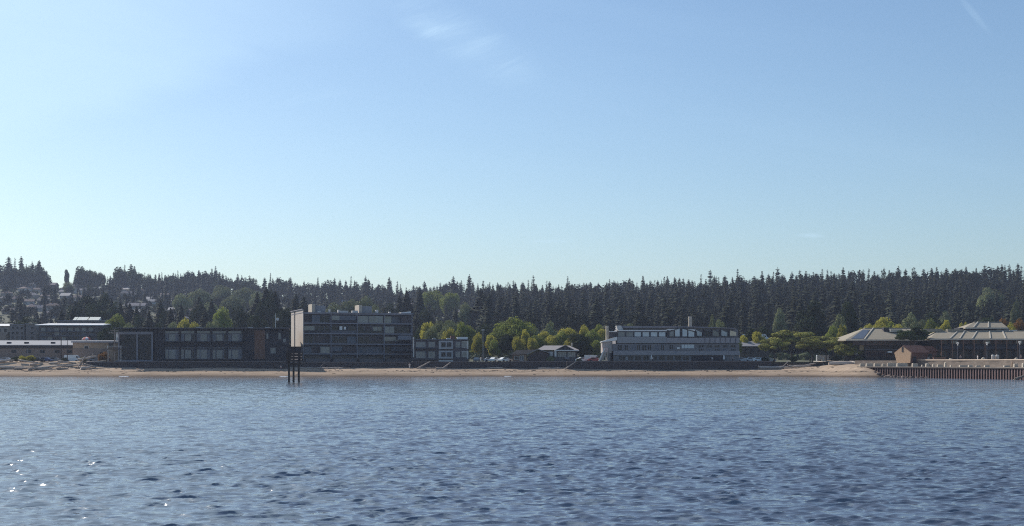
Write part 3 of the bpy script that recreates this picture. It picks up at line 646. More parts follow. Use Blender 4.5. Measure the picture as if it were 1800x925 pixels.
# the larger, nearer conifers seen in the photograph: px, top row, Y
for px, top, Y in ((468,503,700),(452,512,705),(484,510,715),(350,520,760),(372,524,740),(282,527,700),(180,517,760),(165,523,745),(196,522,740),(150,531,720),(132,528,735),(212,531,720),(360,543,640),(402,548,640),(128,540,640),(108,545,660),(262,545,640),(520,515,720),(534,520,700),(715,510,760),(702,518,750),(738,508,780),(845,505,760),(860,515,720),(240,536,680),(228,532,700),(318,533,690),(300,540,670)):
    g = float(ground_z(X(px, Y), Y)); TREES.append((px, Y, Z(top, Y)-g, 100+random.Random(px).randint(0, 2)))
# which of them show largest: rough front-to-back silhouette raster
order = sorted(range(len(TREES)), key=lambda i: TREES[i][1])
ras = np.zeros((260, 960), bool); vis = np.zeros(len(TREES))
def blockr(x0, x1, y0): ras[max(0, int((y0-440))):, int((x0+60)/2):int((x1+60)/2)] = True
for a in ((-60, 65, 569), (65, 182, 562), (182, 205, 577), (205, 508, 577), (508, 725, 545), (727, 823, 595), (860, 1060, 575), (1055, 1300, 572), (1300, 1500, 590), (1487, 1860, 577), (1388, 1470, 530), (1472, 1512, 530)): blockr(*a)
for i in order:
    px, Y, h, v = TREES[i]; g = float(ground_z(X(px, Y), Y)); t_ = HOR-(g+h-CAMZ)/Y*F; b_ = HOR-(g-CAMZ)/Y*F; hw = .17*h/Y*F
    for rr_ in range(max(0, int(t_-440)), min(260, int(b_-440))):
        f_ = (rr_+440-t_)/max(1, b_-t_); a = int((px+60-hw*f_)/2); b = int((px+60+hw*f_)/2)+1; a = max(0, a); b = min(960, b)
        if a < b:
            seg = ras[rr_, a:b]; vis[i] += (~seg).sum() if 0 <= px <= 1800 else 0; seg[:] = True
vis[[i for i in range(len(TREES)) if 50 <= TREES[i][3] < 60]] = 0
rank = np.argsort(-vis); keep = set(int(i) for i in rank[:292]) | {i for i in range(len(TREES)) if TREES[i][3] >= 100 and vis[i] > 0}
if len(keep) > 300:
    keep = set(sorted(keep, key=lambda i: -vis[i])[:300])
CL = []; mass = []
for i, (px, Y, h, v) in enumerate(TREES):
    x = X(px, Y); g = float(ground_z(x, Y)); rr_ = random.Random(i)
    rot = rr_.uniform(0, 6.28); s = h; sx = h*rr_.uniform(.85, 1.2)*(1.3 if v >= 100 else 1)
    if i in keep:
        o = link_mesh('conifer', CBIG[v-100] if v >= 100 else CM[v]); o.location = (x, Y, g-.4); o.scale = (sx, sx, s); o.rotation_euler = (0, 0, rot)
        o['category'] = 'tree'; o['group'] = 'dark conifers on the hillside'
        top = HOR-(g+h-CAMZ)/Y*F
        CL.append((o, px, BANDS(top), 'tall dark' if h/Y > 0.031 else 'dark' if h/Y > .02 else 'small dark'))
    else: mass.append((x, Y, g-.4, sx, s, rot, v if v < 100 else 0))
auto_label(CL, 'conifer')
Vs, Ts, Ms = [], [], []; off = 0
for x, Y, g, sx, s, rot, v in mass:
    V, T, MI = BV[v-50] if v >= 50 else CV[v]; c_, s_ = math.cos(rot), math.sin(rot)
    P = np.stack([(V[:, 0]*c_-V[:, 1]*s_)*sx+x, (V[:, 0]*s_+V[:, 1]*c_)*sx+Y, V[:, 2]*s+g], -1)
    Vs.append(P); Ts.append(T+off); Ms.append(MI); off += len(V)
link_mesh('forest', fast_mesh('forest', np.vstack(Vs), np.vstack(Ts), [FORM, BARK], midx=np.concatenate(Ms)), kind='stuff', label='dense dark conifer forest filling the hillside between the nearer trees')
# garden greenery between the hill houses
def undergrowth():
    rs = np.random.RandomState(4); P = []; S = []
    for _ in range(4200):
        px = rs.uniform(-60, 1860); Y = rs.uniform(585, float(ridge_Y(px))); x = X(px, Y)
        if any(abs(x-h[0]) < h[2] and -22 < Y-h[1] < 10 for h in HXY): continue
        P.append((x, Y, float(ground_z(x, Y)))); S.append(rs.uniform(1.0, 3.2))
    n = 26; P = np.array(P); S = np.array(S)
    d = rs.normal(0, 1, (len(P), n, 3)); d[..., 2] = np.abs(d[..., 2]); d /= np.linalg.norm(d, axis=2)[..., None]
    c = P[:, None] + d*S[:, None, None]*rs.uniform(.6, 1.05, (len(P), n, 1))*[1.2, 1.2, 1]
    nn = d + rs.normal(0, .4, d.shape); nn /= np.linalg.norm(nn, axis=2)[..., None]
    a = np.cross(nn, rs.normal(0, 1, d.shape)); a /= np.linalg.norm(a, axis=2)[..., None]; b = np.cross(nn, a)
    s = (S[:, None, None]*.42)*rs.uniform(.5, 1.2, (len(P), n, 1))
    V = np.stack([c-a*s, c-b*s, c+a*s, c+b*s], 2).reshape(-1, 3)
    m = mat('garden_shrubs', (0.06, 0.075, 0.035), .9, .6, .04, spec=.1, trans=.15)
    link_mesh('undergrowth', fast_mesh('undergrowth', V, np.arange(len(V)).reshape(-1, 4), m), kind='stuff', label='shrubs and garden greenery covering the slope between houses')
undergrowth()
auto_label(DECL, 'leafy tree')

# ------------------------------------------------------------------ buildings
class Bd:
    """A building whose front plane starts at photo pixel px0 at distance Y, turned by rot degrees."""
    def __init__(s, name, px0, Y, rot, label, cat='building', base=GZ, group=None):
        s.Y = Y; s.x0 = X(px0, Y); s.t = R(rot); s.base = base
        s.o = empty(name, (s.x0, Y, base), s.t, label, cat, group)
    def x(s, px):   # local x of the front-plane point seen at px
        k = (px-900)/F
        return (k*s.Y - s.x0)/(math.cos(s.t) - k*math.sin(s.t))
    def z(s, row, px=None):
        Y = s.Y + (s.x(px)*math.sin(s.t) if px is not None else 0)
        return Z(row, Y) - s.base
    def p(s, mb, name, m, parent=None, label=None): return mb.build(name, M[m] if isinstance(m, str) else m, parent or s.o, label=label)
    def bx(s, name, m, px0, px1, y0, y1, r1, r0, parent=None, label=None):
        return s.p(box(s.x(px0), s.x(px1), y0, y1, s.z(r0), s.z(r1)), name, m, parent, label)
    def win(s, px0, px1, r_top, r_bot, m='glass', y=0.0, fr='grey_dk', n=1, t=.12, parent=None, label=None):
        x0, x1, z0, z1 = s.x(px0), s.x(px1), s.z(r_bot), s.z(r_top)
        f = MB().box(x0, x1, y-.07, y-.003, z0, z0+t).box(x0, x1, y-.07, y-.003, z1-t, z1)
        for i in range(n+1):
            c = x0 + (x1-x0-t)*i/n; f.box(c, c+t, y-.068, y-.003, z0+t, z1-t)
        w_ = f.build('window', M[fr], parent or s.o, label=label)
        box(x0+t*.5, x1-t*.5, y-.04, y-.002, z0+t*.5, z1-t*.5).build('pane', M[m], w_)
        return w_
rnd = random.Random(5)
# --- long low warehouse on the left
b = Bd('long_low_building', -60, 470, 0, 'long low grey-brown building with pale roof, behind the tangled driftwood')
wallm = mat('warehouse_wall', (0.25, 0.195, 0.165), .9, .15, .3, stretch=(.5, 1, 3))
b.bx('wall', wallm, -60, 192, 0, 26, 609, 638)
b.p(MB().prism([(-1.2, b.z(606.5)), (14, b.z(597.5)), (27, b.z(606.5)), (27, b.z(608)), (-1.2, b.z(608))], b.x(-62), b.x(195), 'x'), 'roof', mat('warehouse_roof', (0.22, 0.215, 0.23), .6, .1, .3))
b.bx('painted_eave_shade', mat('eave_shade_paint', (0.07, 0.065, 0.075), .9, .1), -60, 128, -.25, 0, 606.6, 612.5)  # dark strip paints the shade under the roof edge
for a in (6, 37, 84, 152): b.bx('roof_vent', 'charcoal2', a, a+5, 3, 5, 601, 606)
for a in (20, 46, 70, 96, 118): b.win(a, a+9, 615, 621, 'glass', 0, 'grey_dk', 2)
b = Bd('tan_block', 128, 463, 0, 'small tan boxy building with flat pale roof and one dark door, beside the power pole')
b.bx('wall', mat('tan_wall', (0.40, 0.29, 0.20), .9, .12, .5), 128, 199, 0, 6, 602.5, 638)
b.bx('roof', mat('pale_flat_roof', (0.34, 0.34, 0.36), .8, .1), 126, 200, -.6, 6.6, 599.8, 602.4)
b.win(148, 156, 608, 619, 'glass', 0, 'offwhite', 1); b.win(191, 199, 603.5, 611, 'glass', 0, 'grey_dk', 2); b.bx('wall_base', wallm, 129, 190, -.2, 0, 613, 638)
b.bx('door', 'wood_dark', 176, 181, -.26, -.203, 619, 637)
# --- grey stepped flats and neighbours
b = Bd('apartment_building', 17, 560, 12, 'grey stepped flats with shaded balconies at the left, behind the long low roof')
gm = mat('grey_flats_wall', (0.22, 0.20, 0.195), .9, .1, .3)
b.bx('wall', gm, 17, 43, 0, 14, 571, 640); b.bx('wall', gm, 46, 65, -1, 14, 570, 640); b.bx('stair_tower', 'charcoal2', 43, 46, 1, 10, 568, 640)
b.bx('roof', 'apt_slab', 17, 43, -.4, 14.4, 569.6, 571); b.bx('roof', 'apt_slab', 45.5, 65.5, -1.4, 14.4, 568.6, 570)
for r_ in (574, 583, 591):
    for a in (20, 28, 36): b.win(a, a+5, r_, r_+5, 'glass', 0, 'apt_slab')
    b.win(54, 60, r_, r_+5, 'glass', -1, 'apt_slab')
b = Bd('small_building', -25, 575, 8, 'cream building with bright sunlit roof at the very left edge')
b.bx('wall', WALLM['cream'], -25, 18, 0, 10, 573, 642); b.p(MB().prism([(-.6, b.z(573)), (6, b.z(568.5)), (11, b.z(573))], b.x(-26), b.x(19), 'x'), 'roof', 'white')
b.win(-5, 2, 577, 585, 'glass', 0, 'offwhite'); b.win(6, 13, 577, 585, 'glass', 0, 'offwhite')
b = Bd('apartment_building', 65, 545, 3, 'long three storey flats under a bright white flat roof')
wm = mat('brown_flats_wall', (0.11, 0.10, 0.11), .9, .15, .3)
b.bx('wall', wm, 68, 180, 0, 16, 572.5, 640)
b.p(MB().prism([(-2.2, b.z(571)), (18, b.z(566.5)), (18, b.z(568)), (-2.2, b.z(572.4))], b.x(64), b.x(183), 'x'), 'roof', mat('white_membrane', (0.82, 0.80, 0.80), .5, .06))
for r_ in (576, 584, 592):
    b.bx('balcony', 'grey_dk', 70, 178, -1.2, -.004, r_+6.6, r_+7.6)
    for k in range(9):
        a = 71.5+k*12; b.win(a, a+8.5, r_, r_+6, rnd.choice(['glass', 'curtain', 'glass_blue']), 0, 'apt_slab', 2)
b = Bd('flat_roofed_building', 126, 590, 0, 'low building behind the white roof with three gleaming skylights')
b.bx('wall', gm, 100, 184, 0, 12, 563, 640)
for a0, a1 in ((128, 134), (135, 153), (155, 174)):
    b.p(MB().prism([(-.4, b.z(563)), (3, b.z(557)), (3.3, b.z(563))], b.x(a0), b.x(a1), 'x'), 'skylight', mat('gleaming_skylight', (0.85, 0.82, 0.70), .25, .04))
b.bx('roof', 'grey_frame', 99, 185, -.5, 12.5, 562.9, 564); b.win(110, 120, 567, 573); b.win(160, 170, 566, 572)

# --- sea walls
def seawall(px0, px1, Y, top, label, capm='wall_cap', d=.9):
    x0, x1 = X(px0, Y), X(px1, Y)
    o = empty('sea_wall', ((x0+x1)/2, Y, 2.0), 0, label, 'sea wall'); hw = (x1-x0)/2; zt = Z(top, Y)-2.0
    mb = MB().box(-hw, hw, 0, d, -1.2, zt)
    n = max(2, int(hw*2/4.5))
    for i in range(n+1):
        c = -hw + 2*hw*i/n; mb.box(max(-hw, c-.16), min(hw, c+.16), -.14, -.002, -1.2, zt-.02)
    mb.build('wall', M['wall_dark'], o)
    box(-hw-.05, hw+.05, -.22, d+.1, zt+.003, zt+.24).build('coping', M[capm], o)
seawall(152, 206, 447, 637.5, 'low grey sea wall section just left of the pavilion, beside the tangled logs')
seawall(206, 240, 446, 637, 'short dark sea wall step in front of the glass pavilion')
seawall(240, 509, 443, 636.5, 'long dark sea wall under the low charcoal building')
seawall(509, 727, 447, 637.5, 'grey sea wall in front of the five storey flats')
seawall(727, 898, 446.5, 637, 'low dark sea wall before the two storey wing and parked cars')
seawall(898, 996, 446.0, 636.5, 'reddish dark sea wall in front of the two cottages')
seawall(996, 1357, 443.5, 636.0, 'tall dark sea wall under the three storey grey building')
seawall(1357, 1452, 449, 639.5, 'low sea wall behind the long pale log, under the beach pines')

# --- charcoal modern building
b = Bd('modern_building', 203, 452, 0, 'long two storey charcoal building with ribbon windows and thin flat roof')
dY = 18
xr = X(508, 452+dY)-b.x0
b.p(MB().prism([(b.x(272), 0), (b.x(508), 0), (xr, dY), (b.x(272), dY)], b.z(638), b.z(579), 'z'), 'wall', 'charcoal')
b.p(MB().box(b.x(270), b.x(509), -.35, 0, b.z(638.2), b.z(633.5)), 'plinth', 'wall_dark')
b.p(MB().prism([(b.x(201), -2.2), (b.x(509.5), -2.2), (X(509.5, 453+dY)-b.x0, dY+1), (b.x(201), dY+1)], b.z(577.8), b.z(576.3), 'z'), 'roof', 'grey_dk')
b.p(MB().prism([(b.x(207), -.9), (b.x(508.5), -.9), (xr, dY-.1), (b.x(207), dY-.1)], b.z(579), b.z(577.85), 'z'), 'roof_fascia', 'charcoal2')
# glass pavilion
b.bx('pavilion', 'charcoal', 207, 271.5, 1.2, dY-2, 580, 638)
fr = MB()
for a0, a1, r1, r0 in ((208, 269, 583.2, 588), (208, 210, 588, 634), (266.5, 269, 588, 634), (240, 242.5, 588, 634), (208, 269, 633, 635)):
    fr.box(b.x(a0), b.x(a1), -.25 if a1-a0 < 5 else -.3, .1, b.z(r0), b.z(r1))
pf = b.p(fr, 'portal_frame', 'grey_frame')
for a0, a1 in ((210, 225), (225, 240), (242.5, 254), (254, 266.5)):
    b.win(a0, a1, 588.3, 611, 'glass', .2, 'charcoal2'); b.win(a0, a1, 611, 632.6, 'glass', .2, 'charcoal2')
b.bx('terrace', 'grey_frame', 207, 271, -3.0, -.3, 634, 638)
# ribbon windows, five groups on each of two storeys
for (r1, rm, r0, dark) in ((582, 586.5, 600, 0), (610.5, 614, 631, 1)):
    for k in range(5):
        a = 290.5 + k*27.7
        b.win(a, a+23.5, r1, rm, 'glass_blue' if not dark else 'glass', 0, 'grey_frame', 4, .08)
        b.win(a, a+5.5, rm+.7, r0, 'curtain' if not dark else 'glass_blue', 0, 'grey_frame')
        b.win(a+6.2, a+18.5, rm+.7, r0, 'glass_blue', 0, 'charcoal2' if k % 2 else 'grey_frame', 1, .14)
        b.win(a+19.2, a+24, rm+.7, r0, 'glass' if k % 2 else 'curtain', 0, 'grey_frame')
    b.bx('sun_shade', 'charcoal2', 289, 430, -.9, -.075, r0+1, r0+2)
for k in range(6): b.bx('pilaster', 'charcoal2', 287.2+k*27.7, 289.4+k*27.7, -.5, -.003, 580, 633)
b.bx('brown_panel', 'brown_panel', 447.5, 466, -.12, -.003, 581, 631.5)
for a0, a1, r1, r0 in ((468, 472, 586, 596), (489, 494, 585, 597), (497, 503, 595, 602), (475, 485, 611, 622)): b.win(a0, a1, r1, r0, 'glass_blue', 0, 'grey_dk')
for a in (340, 432, 462): b.bx('roof_vent', 'offwhite', a, a+7, 4, 6, 574.6, 576.2)
# antenna mast and dish on its roof, one thing
o = empty('antenna_mast', (X(484.5, 456), 456, Z(576, 456)), 0, 'thin antenna mast with round dish on the charcoal roof', 'antenna')
MB().tube([(0, 0, 0), (0, 0, 4.6)], [.14, .07]).build('mast', M['steel'], o); MB().ball((.65, -.1, 2.7), .5, .18, .5).build('dish', M['offwhite'], o); MB().tube([(0, 0, 2.6), (.6, 0, 2.7)], .05, 5).build('bracket', M['steel'], o)

# --- five storey flats
b = Bd('apartment_block', 533, 462, 18, 'five storey grey apartment block with glazed balconies and a sunlit tan end wall')
rows = [549.5, 568.0, 586.3, 604.6, 622.2, 637.6]; px_b = [533.2, 582, 628, 675.5, 725]
rowz = [b.z(r_) for r_ in rows]; xs = [b.x(p_) for p_ in px_b]; DP = 24.0
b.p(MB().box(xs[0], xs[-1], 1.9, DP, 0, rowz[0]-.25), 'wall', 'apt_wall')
for i, zc in enumerate(rowz[:-1]):
    b.p(MB().box(xs[0], xs[-1], 0, 1.9, zc-.5, zc-.1) if i == 0 else MB().box(xs[0]+.02, xs[-1]-.02, .02, 1.9, zc-.2, zc+.16), 'floor_slab' if i else 'roof_fascia', 'apt_slab')
b.p(MB().box(xs[0]-.2, xs[-1]+.3, -.25, DP+.2, rowz[0]-.1, rowz[0]+.12), 'roof', 'apt_slab')
for i, xv in enumerate(xs):
    ww = .22; c = min(max(xv, xs[0]+ww/2+.01), xs[-1]-ww/2-.01)
    b.p(MB().box(c-ww/2, c+ww/2, .01, 1.89, 0.3 if i not in (1, 2) else 1.2, rowz[0]-.5), 'bay_divider', 'apt_slab')
wk = ['glass_blue', 'curtain_br', 'curtain', 'glass_blue', 'curtain', 'glass', 'curtain_br', 'glass']
for f in range(5):
    zt, zb = rowz[f]-.5, rowz[f+1]+.2
    for k in range(4):
        x0, x1 = xs[k]+.25, xs[k+1]-.25; nn = 2 if (f+k) % 3 else 3
        cuts = sorted([x0, x1] + [x0+(x1-x0)*rnd.uniform(.28, .72) for _ in range(nn-1)]) if nn == 2 else [x0, x0+(x1-x0)*.3, x0+(x1-x0)*.62, x1]
        for a0, a1 in zip(cuts, cuts[1:]):
            if a1-a0 < .7: continue
            f_ = MB(); t = .09; y = rnd.choice([.55, 1.9, 1.3]) if f < 4 else 1.9; lo = zb if y > 1 else zb+.0
            f_.box(a0+.05, a1-.05, y-.1, y-.003, lo, lo+t).box(a0+.05, a1-.05, y-.1, y-.003, zt-.45, zt-.45+t)
            nm = max(1, int((a1-a0)/1.6))
            for i in range(nm+1):
                c = a0+.05+(a1-a0-.1-t)*i/nm; f_.box(c, c+t, y-.098, y-.003, lo+t, zt-.45)
            w_ = f_.build('window', M[rnd.choice(['grey_frame', 'grey_dk', 'apt_slab'])], b.o)
            pane = 'glass' if f == 4 else rnd.choice(wk)
            box(a0+.08, a1-.08, y-.06, y-.01, lo+.03, zt-.42).build('pane', M[pane], w_)
        if f in (1, 2, 3) and rnd.random() < .75 or f == 0 and k == 1:
            b.p(MB().box(x0, x1, .06, .10, zb-.02, zb+.85), 'balcony_rail', rnd.choice(['grey_dk', 'charcoal2', 'glass']))
w1 = b.p(MB().box(b.x(597), b.x(602), .2, .28, b.z(579.5), b.z(573.2)), 'painted_glint', 'white', label='white patch painted as a sun glint on the second floor from the top'); b.p(MB().box(b.x(604.5), b.x(608.5), .2, .28, b.z(579.0), b.z(574.0)), 'painted_glint', 'white', label='smaller white patch painted as a sun glint beside the first')  # white slabs put reflected sunlight into the colour
b.p(MB().box(b.x(700), b.x(723), -.1, 1.2, b.z(596.5), b.z(589)), 'awning', mat('grey_awning', (0.22, 0.22, 0.25), .8, .1), label='grey lowered balcony awning')
for k in range(4):
    x0, x1 = xs[k]+.5, xs[k+1]-.6
    b.p(MB().box(x0, x1, -1.6, -1.5, 0, 1.15).box(x0, x0+.1, -1.5, -.02, 0, 1.15), 'terrace_wall', 'wall_cap')
# end wall in two tan panels with a dark slot
ez0, ez1 = b.z(611), b.z(544.3)
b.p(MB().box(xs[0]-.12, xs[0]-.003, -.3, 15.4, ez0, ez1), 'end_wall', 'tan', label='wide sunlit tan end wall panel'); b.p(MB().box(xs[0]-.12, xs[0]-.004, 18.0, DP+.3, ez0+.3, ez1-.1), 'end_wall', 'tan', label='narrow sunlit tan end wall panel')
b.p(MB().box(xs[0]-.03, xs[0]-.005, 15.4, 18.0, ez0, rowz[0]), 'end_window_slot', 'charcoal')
b.p(MB().box(xs[0]-.4, xs[0]-.0, -.32, DP+.3, ez1+.003, ez1+.25), 'end_wall_coping', 'apt_slab')
def rooftop(a0, a1, r1, y0, y1):
    q = b.p(MB().box(b.x(a0), b.x(a1), y0, y1, rowz[0]+.13, b.z(r1)), 'roof_house', mat('grey_render', (0.30, 0.29, 0.30), .9, .1)); return q
rooftop(557, 577, 536, 5, 10); rooftop(641, 659, 536, 5, 10)
for a0, a1, rr_ in ((551.5, 557, 533.5), (635, 640.5, 534)): b.p(MB().box(b.x(a0), b.x(a1), 3.5, 10.5, rowz[0]+.13, b.z(rr_)), 'chimney', 'pale_conc', label='cream block painted as the sunlit side of the rooftop box')  # pale block beside each rooftop box stands in for its sunlit side
for a0, a1, r1 in ((581, 583.5, 543), (597, 599.5, 543.5), (600, 615, 545), (622, 632, 544.5), (664, 668, 543), (687, 690, 546), (561, 566, 546)): b.p(MB().box(b.x(a0), b.x(a1), 2.5, 4, rowz[0]+.13, b.z(r1)), 'roof_vent', 'offwhite')
b.p(MB().prism([(b.x(707), rowz[0]+.13), (b.x(724), rowz[0]+.13), (b.x(724), b.z(545.0)), (b.x(707), b.z(547.3))], 1.5, 5.5, 'y'), 'skylight', 'white')

# --- two storey wing
b = Bd('two_storey_flats', 727.5, 458, 6, 'two storey flats with white framed bay, attached right of the apartment block')
b.bx('wall', 'apt_wall', 727.5, 823, 0, 14, 598, 637.5)
b.bx('roof', 'grey_dk', 727, 824, -.5, 14.4, 596.3, 597.9)
b.bx('end_post', 'offwhite', 726, 728, -.3, .5, 593, 628)
for r1, r0 in ((601, 611), (618, 630)):
    b.win(731, 748, r1, r0, 'glass_blue', 0, 'grey_frame', 3); b.win(753, 765, r1, r0, 'glass_blue', 0, 'grey_frame', 2)
    b.bx('balcony', 'charcoal2', 729, 767, -1.1, -.003, r0+1.5, r0+2.8)
for r1, r0 in ((599, 613.5), (616.5, 630.5)):
    b.bx('bay', mat('bay_paint', (.38, .38, .39), .7, .1), 771, 796, -.9, -.003, r1, r0); b.win(775, 783.5, r1+2.5, r0-3, 'glass', -.9, 'grey_frame'); b.win(785, 793.5, r1+2.5, r0-3, 'glass', -.9, 'grey_frame')
    b.win(800.5, 809, r1+1.5, r0-2, 'glass_blue', 0, 'grey_frame', 2); b.win(811.5, 821, r1+1, r0-2.5, 'glass_blue', 0, 'offwhite', 1)
    b.bx('trim', 'offwhite', 820.6, 823.3, -.1, -.002, r1, r0)
b.bx('bay_base', 'offwhite', 771, 796, -.7, -.003, 633, 637)
b.bx('roof_box', 'white', 804, 822.5, 1, 4, 592.3, 596.2, label='long white rooftop box'); b.bx('roof_box', 'white', 786, 793, 3, 5, 594.3, 596.2); b.bx('roof_box', 'brick_dk', 793.5, 801, 3, 6, 590, 596.2, label='dark brown rooftop box'); b.bx('roof_box', 'offwhite', 761, 767, 2, 4, 594.8, 596.2)

# --- cottages
b = Bd('brown_cottage', 899, 455, 0, 'low brown cottage with gable roof and reddish front, left of the white eaved cottage', 'cottage')
b.bx('wall', 'wood_brown', 901, 926, 0, 9, 623, 637.5); b.p(MB().prism([(b.x(926), 0), (b.x(963.5), 0), (b.x(963.5), b.z(621)), (b.x(947), b.z(617)), (b.x(930), b.z(623))], -.9, 9, 'y'), 'gable_wall', mat('dark_brown_siding', (0.07, 0.048, 0.045), .9, .2, 1, stretch=(4, 4, .4)))
b.p(MB().prism([(b.x(897.5), b.z(623.8)), (b.x(908), b.z(615.6)), (b.x(943), b.z(614.4)), (b.x(927.5), b.z(623.0))], -1.2, 9.6, 'y'), 'roof', 'roof_brown')
b.p(MB().prism([(b.x(927), b.z(623.2)), (b.x(945.5), b.z(614.8)), (b.x(966), b.z(621.2)), (b.x(966), b.z(620.0)), (b.x(945.5), b.z(613.4)), (b.x(926), b.z(622.2))], -1.4, 9.9, 'y'), 'gable_roof', 'roof_grey')
b.win(904, 911, 626, 633, 'glass', 0, 'offwhite'); b.win(913, 921, 625, 634, 'curtain', 0, 'offwhite', 2); b.bx('door', 'brick', 921.8, 925, -.1, -.003, 624.5, 636.5)
b = Bd('white_eaved_cottage', 960, 462, 0, 'cottage with grey hip and gable roof and bright white eaves line', 'cottage')
b.bx('wall', mat('cottage_siding', (0.13, 0.125, 0.13), .9, .1), 962, 1013, 0, 12, 617, 637.5)
b.p(MB().add([(b.x(943), -.8, b.z(615.4)), (b.x(1018), -.8, b.z(615.4)), (b.x(1018), 12.8, b.z(615.4)), (b.x(943), 12.8, b.z(615.4)), (b.x(957), 6, b.z(607.2)), (b.x(1002), 6, b.z(607.2))],
   [(0, 1, 5, 4), (1, 2, 5), (2, 3, 4, 5), (3, 0, 4), (0, 3, 2, 1)]), 'roof', 'roof_grey')
b.p(MB().prism([(b.x(981), b.z(614.9)), (b.x(1003), b.z(614.9)), (b.x(993), b.z(608.6))], -1.3, 5.5, 'y'), 'gable', 'charcoal2')
b.p(MB().prism([(b.x(978.5), b.z(615.1)), (b.x(993), b.z(607.6)), (b.x(1007), b.z(615.1)), (b.x(1009.5), b.z(615.1)), (b.x(993), b.z(606.4)), (b.x(976), b.z(615.1))], -1.6, 5.6, 'y'), 'gable_roof', 'roof_grey')
b.bx('eave', 'white', 974.5, 1017.5, -1.75, -.82, 615.5, 617.0)
b.win(980.5, 995, 619.2, 627, 'glass_blue', 0, 'offwhite', 3); b.win(998, 1011, 619, 627, 'glass_blue', 0, 'offwhite', 3); b.bx('porch_post', 'white', 974.5, 978, -1.2, -.9, 617.2, 627); b.bx('porch_wall', 'offwhite', 966, 972, -.4, -.003, 618.6, 626)
b.bx('bay_window', 'grey_frame', 992.5, 1001, -.8, -.08, 627.2, 632)
b.bx('chimney', 'pale_conc', 1004.8, 1007.5, 4, 5, 602.5, 614)

# --- three storey restaurant-like building
b = Bd('three_storey_building', 1058, 454, 0, 'three storey slate grey building with glazed top floor, tall flue and outside stair', base=GZ)
DP = 22
b.bx('wall', 'rest_wall', 1073, 1299.5, 0, DP, 604.5, 637.6); 
b.p(MB().prism([(b.x(1085), b.z(604.6)), (b.x(1299), b.z(604.6)), (b.x(1299), b.z(579)), (b.x(1290), b.z(577.0)), (b.x(1200), b.z(576.0)), (b.x(1095), b.z(575.6)), (b.x(1085), b.z(581))], 2.2, DP, 'y'), 'upper_wall', 'rest_wall')
b.p(MB().prism([(b.x(1090), b.z(576.5)), (b.x(1092), b.z(573.0)), (b.x(1220), b.z(574.0)), (b.x(1294), b.z(576.6)), (b.x(1294), b.z(577.8)), (b.x(1220), b.z(575.6))], 1.0, DP+.6, 'y'), 'roof', 'rest_roof')
# parapet of upper terrace
b.bx('parapet', mat('blue_grey_parapet', (0.30, 0.30, 0.31), .7, .1), 1085, 1172, -.35, -.003, 592.5, 603.2)
b.bx('parapet', mat('grey_parapet', (0.32, 0.30, 0.31), .8, .12), 1172.2, 1299.5, -.5, -.003, 594, 603.2)
b.bx('lower_parapet', mat('grey_parapet', (0.14,)*3), 1078, 1300, -.5, -.003, 617.5, 624.3)
# glazed band with white head trim
b.bx('head_trim', 'white', 1087, 1172, -.6, -.1, 580.4, 582.2)
for k in range(6):
    a = 1086+k*14.3; b.win(a, a+12.6, 583.4, 592.4, 'glass_painted_sky' if k > 1 else 'glass_blue', -.15, 'grey_dk', 1, .14)
def quadwin(pts, m, y=-.3):
    P = [(b.x(a), b.z(r_)) for a, r_ in pts]
    cxx = sum(p_[0] for p_ in P)/len(P); cz = sum(p_[1] for p_ in P)/len(P)
    w_ = MB().prism([(cxx+(p_[0]-cxx)*1.12, cz+(p_[1]-cz)*1.1) for p_ in P], y, y+.12, 'y').build('window', M['grey_dk'], b.o)
    MB().prism(P, y-.05, y-.004, 'y').build('pane', M[m], w_)
b.p(MB().prism([(b.x(1172.5), b.z(594)), (b.x(1225), b.z(594)), (b.x(1225), b.z(583)), (b.x(1198), b.z(577.0)), (b.x(1172.5), b.z(583))], -.15, 2.2, 'y'), 'gable_wall', 'charcoal2')
quadwin([(1177, 591.5), (1184, 591.5), (1184, 581.5), (1177, 584)], 'glass_blue'); quadwin([(1186.5, 591.5), (1194.5, 591.5), (1194.5, 578), (1186.5, 580.5)], 'glass_painted_sky')
quadwin([(1199.5, 591.5), (1207.5, 591.5), (1207.5, 580.5), (1199.5, 578.3)], 'glass_painted_sky'); quadwin([(1210, 591.8), (1220, 591.8), (1220, 584), (1210, 581.2)], 'glass_painted_sky')
for k, m_ in enumerate(('glass_painted_sky', 'glass', 'glass_blue', 'glass_painted_sky', 'curtain')):
    a = 1224.5 + k*15
    if k < 4: quadwin([(a, 590), (a+10.5, 591), (a+10.5, 584.5), (a, 580)], m_, 1.9 if k else 1.6)
    b.p(MB().prism([(b.x(a-2.5), b.z(591)), (b.x(a-1.5), b.z(591)), (b.x(a-1.5), b.z(578.5)), (b.x(a-2.5), b.z(578.5))], .4, 2.2, 'y'), 'bay_wall', 'charcoal2')
b.p(MB().prism([(b.x(1283.5), b.z(590.5)), (b.x(1294.5), b.z(590.5)), (b.x(1294.5), b.z(584)), (b.x(1283.5), b.z(581))], .3, .5, 'y'), 'sail_screen', mat('cream_canvas', (0.7, 0.6, 0.42), .9, .08), label='sunlit cream screen at the right end of the top terrace')
b.p(MB().prism([(b.x(1170), b.z(578.6)), (b.x(1189), b.z(578.6)), (b.x(1176), b.z(581.2))], -.9, -.3, 'y'), 'canopy', 'white'); b.p(MB().prism([(b.x(1208), b.z(579.2)), (b.x(1222), b.z(579.4)), (b.x(1221), b.z(582.2))], -.9, -.3, 'y'), 'canopy', 'white')
for k in range(7): b.p(MB().box(b.x(1238+k*9), b.x(1239+k*9), -.62, -.52, b.z(603), b.z(590.5)), 'terrace_post', 'grey_dk')
